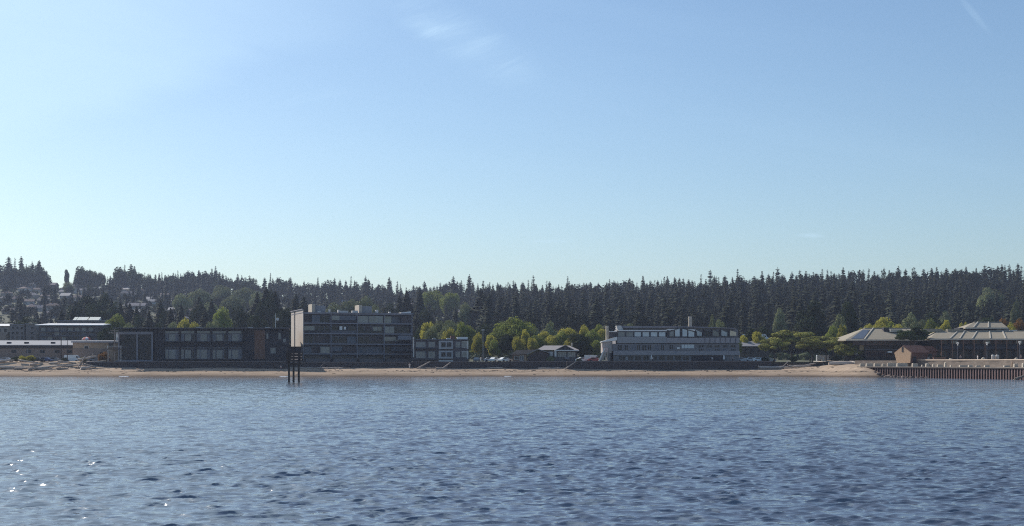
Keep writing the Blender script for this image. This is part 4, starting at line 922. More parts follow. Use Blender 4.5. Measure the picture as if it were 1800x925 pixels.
# middle floor openings
for k, a in enumerate((1085, 1097.5, 1109, 1118.5, 1128, 1138, 1150, 1161)): b.win(a, a+(7 if k % 2 else 9), 606, 616.5, ['glass', 'glass', 'curtain', 'glass'][k % 4], 0, 'grey_frame', 2)
b.win(1197.5, 1220.5, 605.3, 613, 'glass_painted_sky', 0, 'grey_frame', 4)
b.win(1176, 1184, 605.5, 615, 'glass', 0, 'grey_frame', 2)
for k in range(5):
    a = 1228+k*14; b.win(a, a+9.5, 606.5, 611.5, 'glass', 0, 'rest_wall', 2); b.win(a, a+9.5, 612.3, 617.3, 'curtain' if k % 2 else 'glass', 0, 'grey_frame', 3)
b.bx('canopy', 'white', 1190, 1194.5, -.4, -.003, 610.5, 614, label='small white wall lamp cover')
# ground floor
for k in range(9):
    a = 1088+k*14; b.win(a, a+11.5, 625.5, 634, 'glass', 0, 'rest_wall', 2)
b.bx('painted_recess_shade', 'charcoal', 1215, 1272, -.2, -.003, 625.3, 636.5); b.win(1100, 1104, 628.5, 632.5, 'curtain', -.25, 'offwhite')  # flat dark slab paints the shade of a ground floor recess
# flue
fl = b.p(MB().box(b.x(1217), b.x(1222.5), 9, 9.9, b.z(574), b.z(554.8)), 'flue', 'pale_conc'); box(b.x(1217)-.1, b.x(1222.5)+.1, 8.9, 10.0, b.z(554.7), b.z(554.1)).build('flue_cap', M['grey_dk'], fl)
# left stepped wing and stair
b.p(MB().prism([(b.x(1058.5), 2.9), (b.x(1075), 2.9), (b.x(1075), b.z(598)), (b.x(1058.5), b.z(601))], -.4, 7, 'y'), 'stair_wing', 'rest_lit')
b.p(MB().prism([(b.x(1057), b.z(600.6)), (b.x(1083), b.z(592.3)), (b.x(1084.5), b.z(592.3)), (b.x(1084.5), b.z(598.5)), (b.x(1057), b.z(601.8))], -.8, 7.5, 'y'), 'wing_roof', 'white')
b.bx('chimney', 'pale_conc', 1066.5, 1071, 3, 5, 572.5, 598); b.p(MB().prism([(b.x(1083.5), b.z(572.4)), (b.x(1092), b.z(572.4)), (b.x(1096), b.z(581)), (b.x(1086), b.z(581))], .2, 5, 'y'), 'end_gable', 'offwhite')
b.bx('wing_terrace', 'charcoal2', 1071, 1085, .8, 6, 583.8, 593); b.bx('wing_rail', 'white', 1071, 1085, .5, .75, 582.5, 583.8)
b.p(MB().prism([(b.x(1066), 0), (b.x(1078), 0), (b.x(1078), b.z(617)), (b.x(1066), b.z(617))], 0, 6, 'y'), 'stair_base', 'rest_wall')
st = MB()
for k in range(8):
    t0 = k/8; st.box(b.x(1051.5+t0*10), b.x(1051.5+t0*10)+1.0, -1.8, -.6, max(0, b.z(634.5-t0*17)-.3), b.z(634.5-t0*17)+.12)
b.p(st, 'outside_stair', 'rest_lit'); b.p(MB().prism([(b.x(1051), .15), (b.x(1053.2), .15), (b.x(1063), b.z(613)), (b.x(1060.5), b.z(613))], -2.0, -1.85, 'y'), 'stair_rail', 'white')
b.p(MB().box(b.x(1058.5), b.x(1068), -1.8, -.45, b.z(619), b.z(611.2)), 'stair_landing', mat('pink_white_panel', (0.62, 0.46, 0.42), .8, .1))
for a in (1060, 1063.5, 1067): b.p(MB().box(b.x(a), b.x(a)+.22, -1.7, -1.45, 0, b.z(619)), 'stair_post', 'pale_conc')

# --- low grey roofed building right of it
b = Bd('low_shed', 1300, 485, 0, 'low shed with plain grey roof between the three storey building and the beach pines', 'shed')
b.bx('wall', mat('shed_wall', (0.13, 0.12, 0.11), .9, .2), 1300, 1352, 0, 10, 608, 638); b.p(MB().prism([(-.8, b.z(608.6)), (5, b.z(599.8)), (10.8, b.z(608.6)), (10.8, b.z(609.6)), (-.8, b.z(609.6))], b.x(1297), b.x(1354), 'x'), 'roof', mat('shed_roof', (0.21, 0.21, 0.22), .8, .1))
for a in (1305, 1318, 1331): b.win(a, a+8, 613, 622, 'glass')

# --- hip roofed buildings on the right (roof boards with pale seams)
def hip(b, pxl, pxr, tl, tr, r_eave, r_top, y_e, y_t, notch=None, seams=(), name='roof', both=True):
    x0, x1, zt, ze = b.x(pxl), b.x(pxr), b.z(r_top), b.z(r_eave)
    k = (b.Y+y_t)/b.Y
    def top(px_): return (px_-900)/F*(b.Y+y_t) - b.x0
    zt = Z(r_top, b.Y+y_t) - b.base; ze = Z(r_eave, b.Y+y_e) - b.base
    def eav(px_): return (px_-900)/F*(b.Y+y_e) - b.x0
    a, c = eav(pxl), eav(pxr); p_, q_ = top(tl), top(tr)
    yb = 2*y_t - y_e
    ro = MB().add([(a, y_e, ze), (c, y_e, ze), (c, yb, ze), (a, yb, ze), (p_, y_t, zt), (q_, y_t, zt), (a, y_e, ze-.35), (c, y_e, ze-.35), (c, yb, ze-.35), (a, yb, ze-.35)],
       [(0, 1, 5, 4), (1, 2, 5), (2, 3, 4, 5), (3, 0, 4), (6, 7, 1, 0), (7, 8, 2, 1), (8, 9, 3, 2), (9, 6, 0, 3), (6, 9, 8, 7)]).build(name, M['roof_hip'], b.o)
    for s0, s1 in seams:
        e_ = Vector((eav(s0), y_e-.02, ze+.05)); u_ = Vector((top(s1), y_t, zt+.05))
        MB().tube([e_, u_], .26, 4).build('roof_seam', M['roof_seam'], ro)
    MB().box(p_, q_, y_t-.3, y_t+.3, zt-.02, zt+.14).build('ridge_cap', M['roof_seam'], ro)
    MB().box(a, c, y_e-.15, y_e-.003, ze-.36, ze+.06).build('gutter', M['roof_seam'], ro)
    return ro, eav, top, ze, zt
b = Bd('hip_roofed_building', 1500, 452, 0, 'dark timber building under a pale hip roof with solar panels, left of the drooping pine', base=GZ)
b.bx('wall', 'wood_dark', 1520, 1612, 0, 16, 597, 638)
b.bx('upper_wall', mat('plum_siding', (0.075, 0.06, 0.062), .8, .2, .6, stretch=(.5, 1, 5)), 1499, 1612, -.3, -.003, 598.5, 607); b.bx('side_wing', 'wood_dark', 1499, 1520, 1.5, 12, 597, 638)
b.bx('eave_panel', mat('ochre_panel', (0.32, 0.25, 0.15), .9, .1), 1512, 1522, .9, 1.3, 606, 616, label='ochre wall panel under the eave')  # ochre board set in front of the side wing
ro, eav, top_, ze, zt = hip(b, 1486.5, 1640, 1519, 1606, 597.2, 577.2, -2.5, 9, seams=((1519.5, 1535),))
def onroof(a0e, a1e, a0t, a1t, f0, f1, name, m, parent, lift=.09):
    def pt(ae, at, f): e_ = Vector((eav(ae), -2.5, ze)); t_ = Vector((top_(at), 9, zt)); return e_+(t_-e_)*f+Vector((0, -.03, lift))
    P = [pt(a0e, a0t, f0), pt(a1e, a1t, f0), pt(a1e, a1t, f1), pt(a0e, a0t, f1)]; Q = [p_-Vector((0, 0, lift*.7)) for p_ in P]
    MB().add(P+Q, [(0, 1, 2, 3), (0, 4, 5, 1), (1, 5, 6, 2), (2, 6, 7, 3), (3, 7, 4, 0)]).build(name, M[m], parent)
onroof(1494, 1516, 1521, 1531, .07, .85, 'solar_panel', 'solar', ro)
b.bx('dormer', 'roof_seam', 1571, 1592, 4, 8, 578.5, 583.5); b.bx('dormer_recess', 'charcoal', 1561.5, 1570.5, 5.5, 8.5, 575, 583.4)
for a in (1523, 1534, 1545, 1556, 1567): b.win(a, a+8, 599.5, 606, 'glass', -.3, 'wood_brown', 2); b.win(a, a+8, 617.5, 628, 'glass', 0, 'wood_brown', 2)
b.bx('awning', 'white', 1559.5, 1566, -1.5, -.003, 617.5, 620.5); b.bx('floor_band', 'grey_dk', 1520, 1612, -.25, -.003, 613.5, 615); b.win(1504, 1511, 619, 623, 'glass_painted_sky', 1.5, 'offwhite')
b = Bd('hip_roofed_building', 1640, 446, 0, 'wide dark building under pale stepped hip roofs, with a raised top roof', base=GZ)
b.bx('wall', 'wood_dark', 1640, 1880, 0, 20, 596, 638); b.bx('upper_wall', 'charcoal2', 1648, 1880, -.5, -.003, 605.5, 615)
ro, eav, top_, ze, zt = hip(b, 1634, 1900, 1648, 1880, 595.6, 582.0, -3, 7, seams=((1670, 1684), (1687, 1696), (1709, 1718), (1741, 1739), (1768, 1762)))
onr = b
b.p(MB().prism([(b.x(1628), b.z(583)), (b.x(1668), b.z(583)), (b.x(1667), b.z(577.2)), (b.x(1630), b.z(577.2))], 6, 7.6, 'y'), 'upper_roof', 'roof_hip'); b.bx('upper_roof', 'roof_hip', 1676, 1705, 6, 8, 578.2, 583)
b.bx('clerestory', 'charcoal', 1703, 1767, 9, 15, 575, 583)
hip(b, 1696.5, 1772, 1712, 1760, 576.2, 566.6, 7, 12, seams=((1711, 1719), (1737.5, 1737.5)), name='top_roof')
b.bx('roof_box', 'offwhite', 1769, 1778, 9, 12, 577.5, 583); b.bx('roof_box', 'roof_grey', 1779, 1792, 9, 12, 576.5, 583); b.bx('roof_box', 'white', 1796, 1806, 9, 12, 579, 583)
for k in range(8):
    a = 1652+k*19; b.win(a, a+14, 598, 604.5, ['glass', 'glass_blue', 'curtain_br'][k % 3], 0, 'wood_brown', 2); b.win(a, a+12, 617, 630, 'glass', 0, 'wood_brown', 2)
for k in range(9): b.p(MB().box(b.x(1650+k*19), b.x(1651.6+k*19), -2.6, -2.3, 0, b.z(597)), 'post', 'wood_brown')
b.bx('balcony', 'charcoal2', 1648, 1870, -2.2, -.55, 609, 613.5)

# --- promenade, bulkhead, inner wall
def BL(px):  # distance of the sheet pile line
    return 416 - 61*(px-1525)/275
plaza = MB(); deck = MB()
def line(off, p0, p1, n=8):
    out = []
    for i in range(n+1):
        px = p0+(p1-p0)*i/n; Y = BL(px)+off; out.append((X(px, BL(px))+off*.25, Y))
    return out
LN = line(1.7, 1508, 2150, 10); LN0 = line(0.4, 1508, 2150, 10); IN = line(15, 1500, 2150, 10)
DZ = 3.05; PZ = 4.75
deck.prism(LN + IN[::-1], -2.5, DZ, 'z').build('promenade', M['pale_conc'], kind='structure', label='pale concrete promenade behind the sheet pile wall')
plz = MB().prism(line(16.2, 1500, 2150, 10) + [(X(2150, 240)+60, 475), (X(1499, 420), 475)], 1.0, PZ, 'z').build('plaza', M['concrete'], kind='structure', label='raised paved terrace in front of the hip roofed buildings')
iw = empty('retaining_wall', (IN[0][0], IN[0][1], DZ), 0, 'long grey-brown retaining wall with pale coping behind the promenade', 'wall')
iwm = mat('stained_concrete', (0.19, 0.155, 0.13), .9, .35, .5, stretch=(1, 1, 3))
ins = [(p_[0]-IN[0][0], p_[1]-IN[0][1]) for p_ in line(14.6, 1502, 2150, 10)]; ins2 = [(p_[0]-IN[0][0], p_[1]-IN[0][1]) for p_ in line(16.5, 1502, 2150, 10)]
MB().prism(ins + ins2[::-1], -.6, PZ-DZ+.12, 'z').build('wall', iwm, iw)
cpi = [(p_[0]-IN[0][0], p_[1]-IN[0][1]) for p_ in line(14.3, 1614, 2150, 10)]; cpi2 = [(p_[0]-IN[0][0], p_[1]-IN[0][1]) for p_ in line(16.6, 1614, 2150, 10)]
MB().prism(cpi + cpi2[::-1], PZ-DZ+.123, PZ-DZ+.42, 'z').build('coping', mat('cream_coping', (0.6, 0.48, 0.38), .85, .1), iw)
# sheet piling: corrugated in plan
sp = empty('sheet_pile_wall', (LN0[0][0], LN0[0][1], 0), 0, 'rusty corrugated steel sheet pile wall rising from the water', 'bulkhead')
P0 = Vector((X(1508, BL(1508)), BL(1508))); P1 = Vector((X(2150, BL(2150)), BL(2150))); dd = (P1-P0); Ln = dd.length; dd.normalize(); nrm = Vector((dd.y, -dd.x))
if nrm.y > 0: nrm = -nrm
def corr():
    pts = []; s = 0
    pxs = 1508.0
    # pitch of about 0.72 m seen obliquely
    px = 1508.0; stepp = 4.3
    while px < 2140:
        for f, dpt in ((0, 0), (.26, 0), (.45, 1.0), (.8, 1.0)):
            q = px + stepp*f; Y = BL(q); p = Vector((X(q, Y), Y)) + Vector((0.25, 1)).normalized()*dpt
            pts.append((p.x-LN0[0][0], p.y-LN0[0][1]))
        px += stepp*(416/BL(px))**1
    return pts
cpn = corr(); back = [(p_[0]+.25, p_[1]+1.0) for p_ in cpn]
V = [(x, y, -2.4) for x, y in cpn] + [(x, y, DZ-.18) for x, y in cpn]; n_ = len(cpn)
MB().add(V, [(i, i+1, n_+i+1, n_+i) for i in range(n_-1)]).build('sheet_piles', M['sheet'], sp)
cap = [(p_[0]-LN0[0][0], p_[1]-LN0[0][1]) for p_ in line(-.25, 1506, 2150, 12)]; cap2 = [(p_[0]-LN0[0][0], p_[1]-LN0[0][1]) for p_ in line(1.9, 1506, 2150, 12)]
MB().prism(cap + cap2[::-1], DZ-.38, DZ-.12, 'z').build('waler', M['wood_dark'], sp)
MB().prism(cap + cap2[::-1], DZ-.117, DZ+.06, 'z').build('cap', mat('cap_concrete', (.27, .23, .19), .9, .3, .8), sp)
# blocks on the edge
BLK = [(1512, 1521, .9), (1523, 1535, 1.0), (1537, 1549, .95), (1551, 1558, .9), (1560, 1575, 1.15), (1577, 1596, 1.05), (1604, 1614, 1.0), (1620, 1623, .6), (1628, 1634, 1.0), (1640, 1643, .85), (1648, 1658, .7), (1661, 1664, 1.3), (1671, 1674, .5), (1687, 1702, .55), (1703, 1710, .6), (1716, 1724, .5), (1731, 1740, .55), (1765, 1776, .5), (1783, 1790, 1.0), (1798, 1806, 1.1)]
blk = []
for i, (a0, a1, h) in enumerate(BLK):
    a = (a0+a1)/2; Y = BL(a)+1.9; wd = (a1-a0)/F*Y
    r_ = random.Random(i); mb = MB().prism([(-wd/2, 0), (wd/2, 0), (wd/2-.08, h*.9), (wd/2-.25, h), (-wd/2+.2, h*r_.uniform(.92, 1)), (-wd/2+.05, h*.88)], 0, .8, 'y')
    o = mb.build('concrete_block', M['pale_conc']); o.location = (X(a, Y), Y, DZ); o.rotation_euler = (0, 0, R(r_.uniform(-8, 8))); o['category'] = 'block'; o['group'] = 'pale blocks along the promenade edge'
    blk.append((o, a, wd, h))
NEAR = lambda a: 'left of the brick hut' if a < 1568 else 'before the brick hut' if a < 1612 else 'right of the brick hut' if a < 1670 else 'before the first lamp' if a < 1712 else 'near the middle lamp' if a < 1760 else 'before the last lamp'
cells = {}
for o, a, wd, h in blk: cells.setdefault((('wide' if wd > 1.8 else 'narrow'), NEAR(a)), []).append((a, o))
for (sz_, nr_), q in cells.items():
    q.sort(key=lambda e_: e_[0])
    for i, (a, o) in enumerate(q): o['label'] = (f'{sz_} pale block on the promenade edge {nr_}' + ('' if len(q) == 1 else f', {ORD[i+1]} from left'))

# --- brick hut
HB = 4.75
o = empty('brick_hut', (X(1572, 414), 414, HB-.6), R(-60), 'small tan brick hut with pointed front, black slot and brown roof', 'hut', scale=(.8, .8, .82))
wd = 8.2
pent = lambda s: [(wd*.14*s, 0), (wd*(1-.10*s), 0), (wd*s, 3.9), (wd*.5, 7.0-1.3), (0, 3.9)]
fw = MB().prism([(1.3, 0), (wd-.5, 0), (wd, 3.6), (wd*.5, 5.9), (0, 3.6)], 0, .4, 'y').build('front_wall', M['brick'], o)
box(wd*.5-.35, wd*.5+.35, -.12, -.003, 3.9, 5.8).build('slot', M['charcoal'], fw)
MB().box(.9, wd-.6, .41, 9, 0, 3.5).build('wall', M['brick_dk'], o)
MB().prism([(-.3, 3.5), (wd*.5, 6.0), (wd+.3, 3.5), (wd+.3, 3.75), (wd*.5, 6.3), (-.3, 3.75)], .38, 9.5, 'y').build('roof', M['brick_dk'], o)
MB().box(wd-.5, wd-.42, 1.5, 3, 0, 2.2).build('door', M['charcoal'], o)
o = empty('brick_annex', (X(1620, 424), 424, HB), 0, 'low red brick annex with small awning right of the brick hut', 'building')
MB().box(-4.5, 4.5, 0, 7, 0, 2.9).build('wall', M['brick_dk'], o); MB().prism([(-5, 2.95), (-3, 4.6), (3.2, 4.4), (5, 2.95)], -.5, 7.5, 'y').build('roof', M['brick_dk'], o); box(-7.6, -3.6, -2, -.55, 2.6, 2.95).build('awning', M['white'], o)
for a in (-3, 0, 2.6): box(a-.6, a+.6, -.06, -.003, .9, 2.1).build('window', M['glass'], o)

# --- promenade lamps
def lamp(px, Y, ztop, lb):
    o = empty('street_lamp', (X(px, Y), Y, PZ), 0, lb, 'street lamp', 'lamp posts along the terrace')
    H = ztop-PZ
    MB().tube([(0, 0, 0), (0, 0, .5), (0, 0, .55), (0, 0, H-.6)], [.16, .15, .09, .07], 8).build('post', M['grey_dk'], o)
    h = MB().tube([(0, 0, H-.62), (0, 0, H-.45), (0, 0, H-.1), (0, 0, H)], [.12, .3, .42, .1], 10).build('lamp_head', M['offwhite'], o); MB().ball((0, 0, H-.75), .2, .2, .16).build('globe', M['white'], h)
lamp(1683.5, 402, Z(602, 402), 'tall lamp post with pale head, left one of three on the terrace')
lamp(1735, 396, Z(601.5, 396), 'tall lamp post with pale head, middle one of three on the terrace')
lamp(1792.5, 388, Z(600, 388), 'tall lamp post with pale head near the right photo edge')
def pole(px, Y, r_top, lb, name='light_pole', head=True, r=.12, m='steel', base=GZ):
    o = empty(name, (X(px, Y), Y, base), 0, lb, 'pole'); H = Z(r_top, Y)-base
    MB().tube([(0, 0, 0), (0, 0, H)], [r, r*.6], 7).build('post', M[m], o)
    if head: MB().box(-.5, .5, -.25, .25, H, H+.3).build('lamp_head', M['offwhite'], o)
    return o, H
pole(849, 463, 581, 'grey light pole standing alone right of the two storey flats')
pole(107.5, 468, 592, 'dark pole rising above the long low roof', 'utility_pole', False, .22, 'wood_dark')
pole(118.5, 452, 597, 'thin dark pole in front of the long low wall', 'utility_pole', False, .13, 'wood_dark')
pole(48.5, 455, 612, 'thin grey pole beside the small yellow bush', 'utility_pole', False, .08, 'grey_frame')
o, H = pole(201.5, 449, 579, 'thick weathered power pole with crossarms, at the corner of the charcoal building', 'utility_pole', False, .3, 'pole_wood')
MB().box(-1.9, 1.9, -.3, -.05, H-1.3, H-1.05).box(-1.4, 1.4, .1, .3, H-.5, H-.28).build('crossarm', M['pole_wood'], o)
MB().tube([(.8, -.4, H-2.6), (.8, -.4, H-3.7)], .32, 8).build('transformer', M['steel'], o)
for xx in (-1.7, -.9, .9, 1.7): MB().tube([(xx, -.18, H-1.04), (xx, -.18, H-.8)], .07, 5).build('insulator', M['white'], o)
o = empty('viewing_platform', (X(203, 448.6), 448.0, GZ), 0, 'small pale timber platform around the foot of the power pole', 'platform')
MB().box(-2.4, 2.2, -.4, 1.5, 4.0, 4.25).build('deck', M['wood_dark'], o)
for xx in (-2.2, 1.9): MB().tube([(xx, 0, 0), (xx, 0, 4.0)], .13, 6).build('post', M['offwhite'], o)
MB().box(-2.4, 2.2, -.38, -.3, 5.0, 5.12).box(1.9, 2.1, -.4, -.28, 4.25, 5.2).box(-2.4, -2.2, -.4, -.28, 4.25, 5.2).build('railing', M['offwhite'], o)
o = empty('hanging_lamp', (X(206, 450.5), 450.4, Z(596.5, 450.5)), 0, 'bright white lantern panel at the left edge of the pavilion', 'lamp'); box(-.35, .35, -.1, .1, 0, 2.2).build('lamp_panel', M['white'], o); box(-.42, .42, -.04, .14, 2.2, 2.35).build('cap', M['grey_dk'], o)
# rooftop parasol
o = empty('parasol', (X(152, 468), 468, Z(599.8, 468)), 0, 'red and white parasol above the small tan building', 'parasol')
MB().tube([(0, 0, -.2), (0, 0, 1.3)], .05, 6).build('pole', M['steel'], o)
mb = MB(); mb2 = MB()
for k in range(8):
    a0, a1 = k*math.pi/4, (k+1)*math.pi/4; q = [(0, 0, 1.45), (1.0*math.cos(a0), 1.0*math.sin(a0), 1.15), (1.6*math.cos(a0), 1.6*math.sin(a0), .55), (1.6*math.cos(a1), 1.6*math.sin(a1), .55), (1.0*math.cos(a1), 1.0*math.sin(a1), 1.15)]
    (mb if k % 2 else mb2).add(q, [(0, 1, 4), (1, 2, 3, 4)])
mb.build('canopy', M['red'], o); mb2.build('canopy', M['white'], o)

# --- timber dolphin in the water
o = empty('timber_dolphin', (X(518, 311), 311, 0), 0, 'dark timber platform on three piles standing in the water', 'pier')
kz = lambda r_: Z(r_, 311)
for px_, dy, ln in ((508.5, -.5, .1), (514.5, 1.2, 0), (527, -1.5, -.1)):
    xx = X(px_, 311)-X(518, 311); MB().tube([(xx+ln, dy, -3), (xx, dy, 0), (xx, dy, kz(620))], [.26, .24, .2], 9).build('pile', M['pile'], o)
pl = MB()
for zc in (kz(641), kz(636), kz(631), kz(626), kz(621.5)): pl.box(X(505, 311)-X(518, 311), X(531, 311)-X(518, 311), -1.75, 1.6, zc, zc+.42)
pl.build('crib', M['wood_dark'], o)
up = MB(); x0_, x1_ = X(507, 311)-X(518, 311), X(530.5, 311)-X(518, 311)
up.box(x0_, x1_, -1.5, 1.3, kz(620), kz(611))
up.build('platform_box', mat('tarred_boards', (0.05, 0.045, 0.055), .8, .2, 2), o)
MB().box(x0_-.3, x1_+.25, -1.8, 1.7, kz(611)+.003, kz(611)+.2).build('deck', M['wood_dark'], o)
for xx in (x0_+.1, 0, x1_-.1): MB().tube([(xx, -1.78, kz(641)), (xx, -1.78, kz(611))], .13, 6).build('upright', M['wood_dark'], o)

# ------------------------------------------------------------------ vehicles
PAINT = {}
def car(px, Y, z, rz, colr, label, kind='car', s=1.0):
    cname, c = colr
    m = mat('paint_'+cname, c, .35, .05, spec=.6)
    o = empty('parked_van' if kind == 'van' else 'parked_car', (X(px, Y), Y, z), rz, label, 'van' if kind == 'van' else 'car', 'vehicles parked behind the beach')
    W = .9
    if kind == 'van':
        prof = [(-2.6, .35), (2.55, .35), (2.6, 1.0), (2.1, 1.25), (1.6, 2.15), (1.3, 2.3), (-2.5, 2.3), (-2.62, 2.1)]
        gl = [(1.35, 1.35), (2.0, 1.3), (1.62, 1.98), (1.35, 2.0)]
    else:
        prof = [(-2.2, .35), (2.15, .35), (2.25, .75), (2.0, .95), (1.1, 1.05), (.5, 1.45), (-1.1, 1.5), (-1.75, 1.12), (-2.2, 1.02), (-2.28, .6)]
        gl = [(-1.5, 1.1), (.95, 1.07), (.45, 1.38), (-1.05, 1.42)]
    n = len(prof); vs = []
    for yy, k in ((-W, 1), (-W*1.02, 0), (W*1.02, 0), (W, 1)):
        for x_, z_ in prof: vs.append((x_, yy*(.86 if (k and z_ > 1.1) else 1.0) if not k else yy*(.84 if z_ > 1.1 else .97), z_))
    prf = [vs[i*n:(i+1)*n] for i in range(4)]
    mb = MB(); mb.add(vs[:n]+vs[3*n:], [tuple(range(n)), tuple(range(n, 2*n))[::-1]] + [(i, n+i, n+(i+1) % n, (i+1) % n) for i in range(n)])
    mb.build('body', m, o)
    for sd_ in (-1, 1):
        MB().prism(gl, sd_*W*.885, sd_*W*.90+.01*sd_, 'y').build('side_window', M['glass'], o)
    for wx in (-1.35, 1.4):
        for sd_ in (-1, 1):
            MB().tube([(wx, sd_*.72, .34), (wx, sd_*.96, .34)], .34, 12).build('wheel', M['tyre'], o)
    for sd_ in (-1, 1): box(2.16 if kind == 'car' else 2.55, 2.3 if kind == 'car' else 2.64, sd_*.6-.18, sd_*.6+.18, .68, .84).build('headlight', M['white'], o)
    return o
WH, SI, BK, RD, BL_, GR = ('white', (.78, .78, .76)), ('silver', (.42, .43, .45)), ('black', (.03, .03, .035)), ('red', (.3, .04, .04)), ('blue', (.05, .08, .18)), ('grey', (.2, .2, .21))
g = GZ
car(66, 452, g, R(8), BK, 'black car parked among the driftwood, left one of the dark pair')
car(82, 453, g, R(-12), BL_, 'dark blue car between the black car and the grey one')
car(97, 454, g, R(10), GR, 'grey car parked right of the dark blue car')
car(12, 456, g, R(0), SI, 'silver car at the left photo edge, behind the big logs')
car(128, 456, g, R(0), WH, 'white van with a dark underside in front of the low wall', 'van')
car(168, 457, g, R(0), GR, 'grey car by the tan building')
car(839, 458, g, R(80), GR, 'grey car nose-on beside the grey light pole')
car(870, 457, g, R(60), WH, 'bright white car right of the grey light pole')
car(862, 462, g, R(10), SI, 'silver car partly behind the bright white car')
car(888, 456, g, R(40), WH, 'white car just left of the brown cottage')
car(1024, 457, g, R(30), WH, 'white car with red trim right of the white eaved cottage')
car(1041, 462, g, R(0), WH, 'white van between the cottage and the outside stair', 'van')
car(1046, 455, g, R(0), RD, 'dark red car at the foot of the outside stair')
car(1305, 456, g, R(15), SI, 'silver car just right of the three storey building')
car(1322, 458, g, R(0), WH, 'long white car in front of the low shed')
car(1335, 455, g, R(0), WH, 'white car half hidden by the first beach pine')
car(1352, 462, g, R(0), SI, 'silver car under the first beach pine')
car(1449, 474, g, R(0), SI, 'silver van seen through the gap between beach pines', 'van')
def roofcar(px, Y, top_row, lb):  # vans on the raised lot behind the shed
    car(px, Y, Z(top_row, Y)-2.3, R(5), WH, lb, 'van', 1)
lot = box(-5.2, 5.2, 0, 14, 0, Z(599, 505)-GZ).build('parking_deck', M['concrete'], label='grey raised parking deck behind the low shed', cat='parking deck'); lot.location = (X(1325, 505), 505, GZ)
for k, (a, lb) in enumerate(((1311, 'left small white van on the raised parking deck'), (1325, 'middle white van on the raised parking deck'), (1338, 'right white van on the raised parking deck'))):
    car(a, 508, Z(599, 505)+.01, R([70, 10, -20][k]), WH, lb, 'van')

# ------------------------------------------------------------------ people
def skin_mesh(name, pts, edges, mtl, parent, sub=2):
    me = bpy.data.meshes.new(name); me.from_pydata([p[:3] for p in pts], edges, []); me.materials.append(mtl)
    o = bpy.data.objects.new(name, me); COL.objects.link(o)
    if parent: o.parent = parent
    md = o.modifiers.new('Skin', 'SKIN'); md.use_smooth_shade = True
    for i, p in enumerate(pts):
        sv = me.skin_vertices[0].data[i] if len(me.skin_vertices) else None
        if sv: sv.radius = (p[3], p[4] if len(p) > 4 else p[3]); sv.use_root = (i == 0)
    s_ = o.modifiers.new('Sub', 'SUBSURF'); s_.levels = s_.render_levels = sub
    return o
def person(px, Y, z, rz, top, bottom, label, stride=.25, hat=None, sit=False):
    o = empty('person', (X(px, Y), Y, z), rz, label, 'person')
    st = stride
    hip_z = .92 if not sit else .45
    if not sit:
        legs = [( .09, -st*.1, .50, .07), (.10, st*.9, .09, .045), (-.09, st*.2, .50, .07), (-.10, -st*.9, .09, .045)]
    else:
        legs = [(.10, -.42, .47, .07), (.11, -.46, .06, .045), (-.10, -.42, .47, .07), (-.11, -.46, .06, .045)]
    hz_ = hip_z
    P = [(0, 0, hz_, .135, .10), (0, 0, hz_+.28, .12, .09), (0, 0, hz_+.50, .15, .09), (0, 0, hz_+.58, .055), (0, -.02, hz_+.68, .075), (0, -.02, hz_+.79, .075),
         (.10, 0, hz_-.05, .085), legs[0], legs[1], (legs[1][0], legs[1][1]-.17, .05, .035),
         (-.10, 0, hz_-.05, .085), legs[2], legs[3], (legs[3][0], legs[3][1]-.17, .05, .035),
         (.20, 0, hz_+.49, .055), (.27, st*.3, hz_+.22, .042), (.27, -st*.4-.05, hz_-.02, .032), (.27, -st*.4-.08, hz_-.12, .028),
         (-.20, 0, hz_+.49, .055), (-.27, -st*.3, hz_+.22, .042), (-.27, st*.4-.05, hz_-.02, .032), (-.27, st*.4-.08, hz_-.12, .028)]
    E = [(0, 1), (1, 2), (2, 3), (3, 4), (4, 5), (0, 6), (6, 7), (7, 8), (8, 9), (0, 10), (10, 11), (11, 12), (12, 13), (2, 14), (14, 15), (15, 16), (16, 17), (2, 18), (18, 19), (19, 20), (20, 21)]
    skin_mesh('body', P, E, M['skin'], o)
    k = 1.22
    skin_mesh('shirt', [(0, 0, hz_+.02, .135*k, .10*k), (0, 0, hz_+.28, .12*k, .095*k), (0, 0, hz_+.50, .15*k, .09*k), (.20, 0, hz_+.49, .075), (.27, st*.3, hz_+.22, .06), (-.20, 0, hz_+.49, .075), (-.27, -st*.3, hz_+.22, .06)],
              [(0, 1), (1, 2), (2, 3), (3, 4), (2, 5), (5, 6)], top, o)
    def ankle(a, b, f=.88): return (a[0]+(b[0]-a[0])*f, a[1]+(b[1]-a[1])*f, a[2]+(b[2]-a[2])*f, .06)
    skin_mesh('trousers', [(0, 0, hz_+.02, .15, .115), (.10, 0, hz_-.05, .105), (*legs[0][:3], .088), ankle(legs[0], legs[1]), (-.10, 0, hz_-.05, .105), (*legs[2][:3], .088), ankle(legs[2], legs[3])],
              [(0, 1), (1, 2), (2, 3), (0, 4), (4, 5), (5, 6)], bottom, o)
    MB().ball((0, .01, hz_+.80), .098, .105, .10).build('hair' if not hat else 'hat', M['hair'] if not hat else hat, o, True)
    return o
cw = mat('white_cloth', (.75, .73, .7), .9, .05); cdk = mat('navy_cloth', (.03, .035, .06), .9, .1); cgy = mat('grey_cloth', (.2, .2, .2), .9, .1); cbl = mat('blue_cloth', (.08, .12, .25), .9, .1); ctn = mat('tan_cloth', (.4, .3, .2), .9, .1)
def bz(px, Y): return float(beach_z(X(px, Y), Y))
person(494, 437, bz(494, 437), R(75), cw, cdk, 'person in white top and dark trousers walking on the sand left of the piles', .3)
person(720, 444.5, bz(720, 444.5), R(10), cw, cw, 'person all in white standing against the sea wall below the apartment block', .08)
person(845.5, 451, GZ, R(120), cw, cw, 'person in white standing behind the sea wall by the grey light pole', .1)
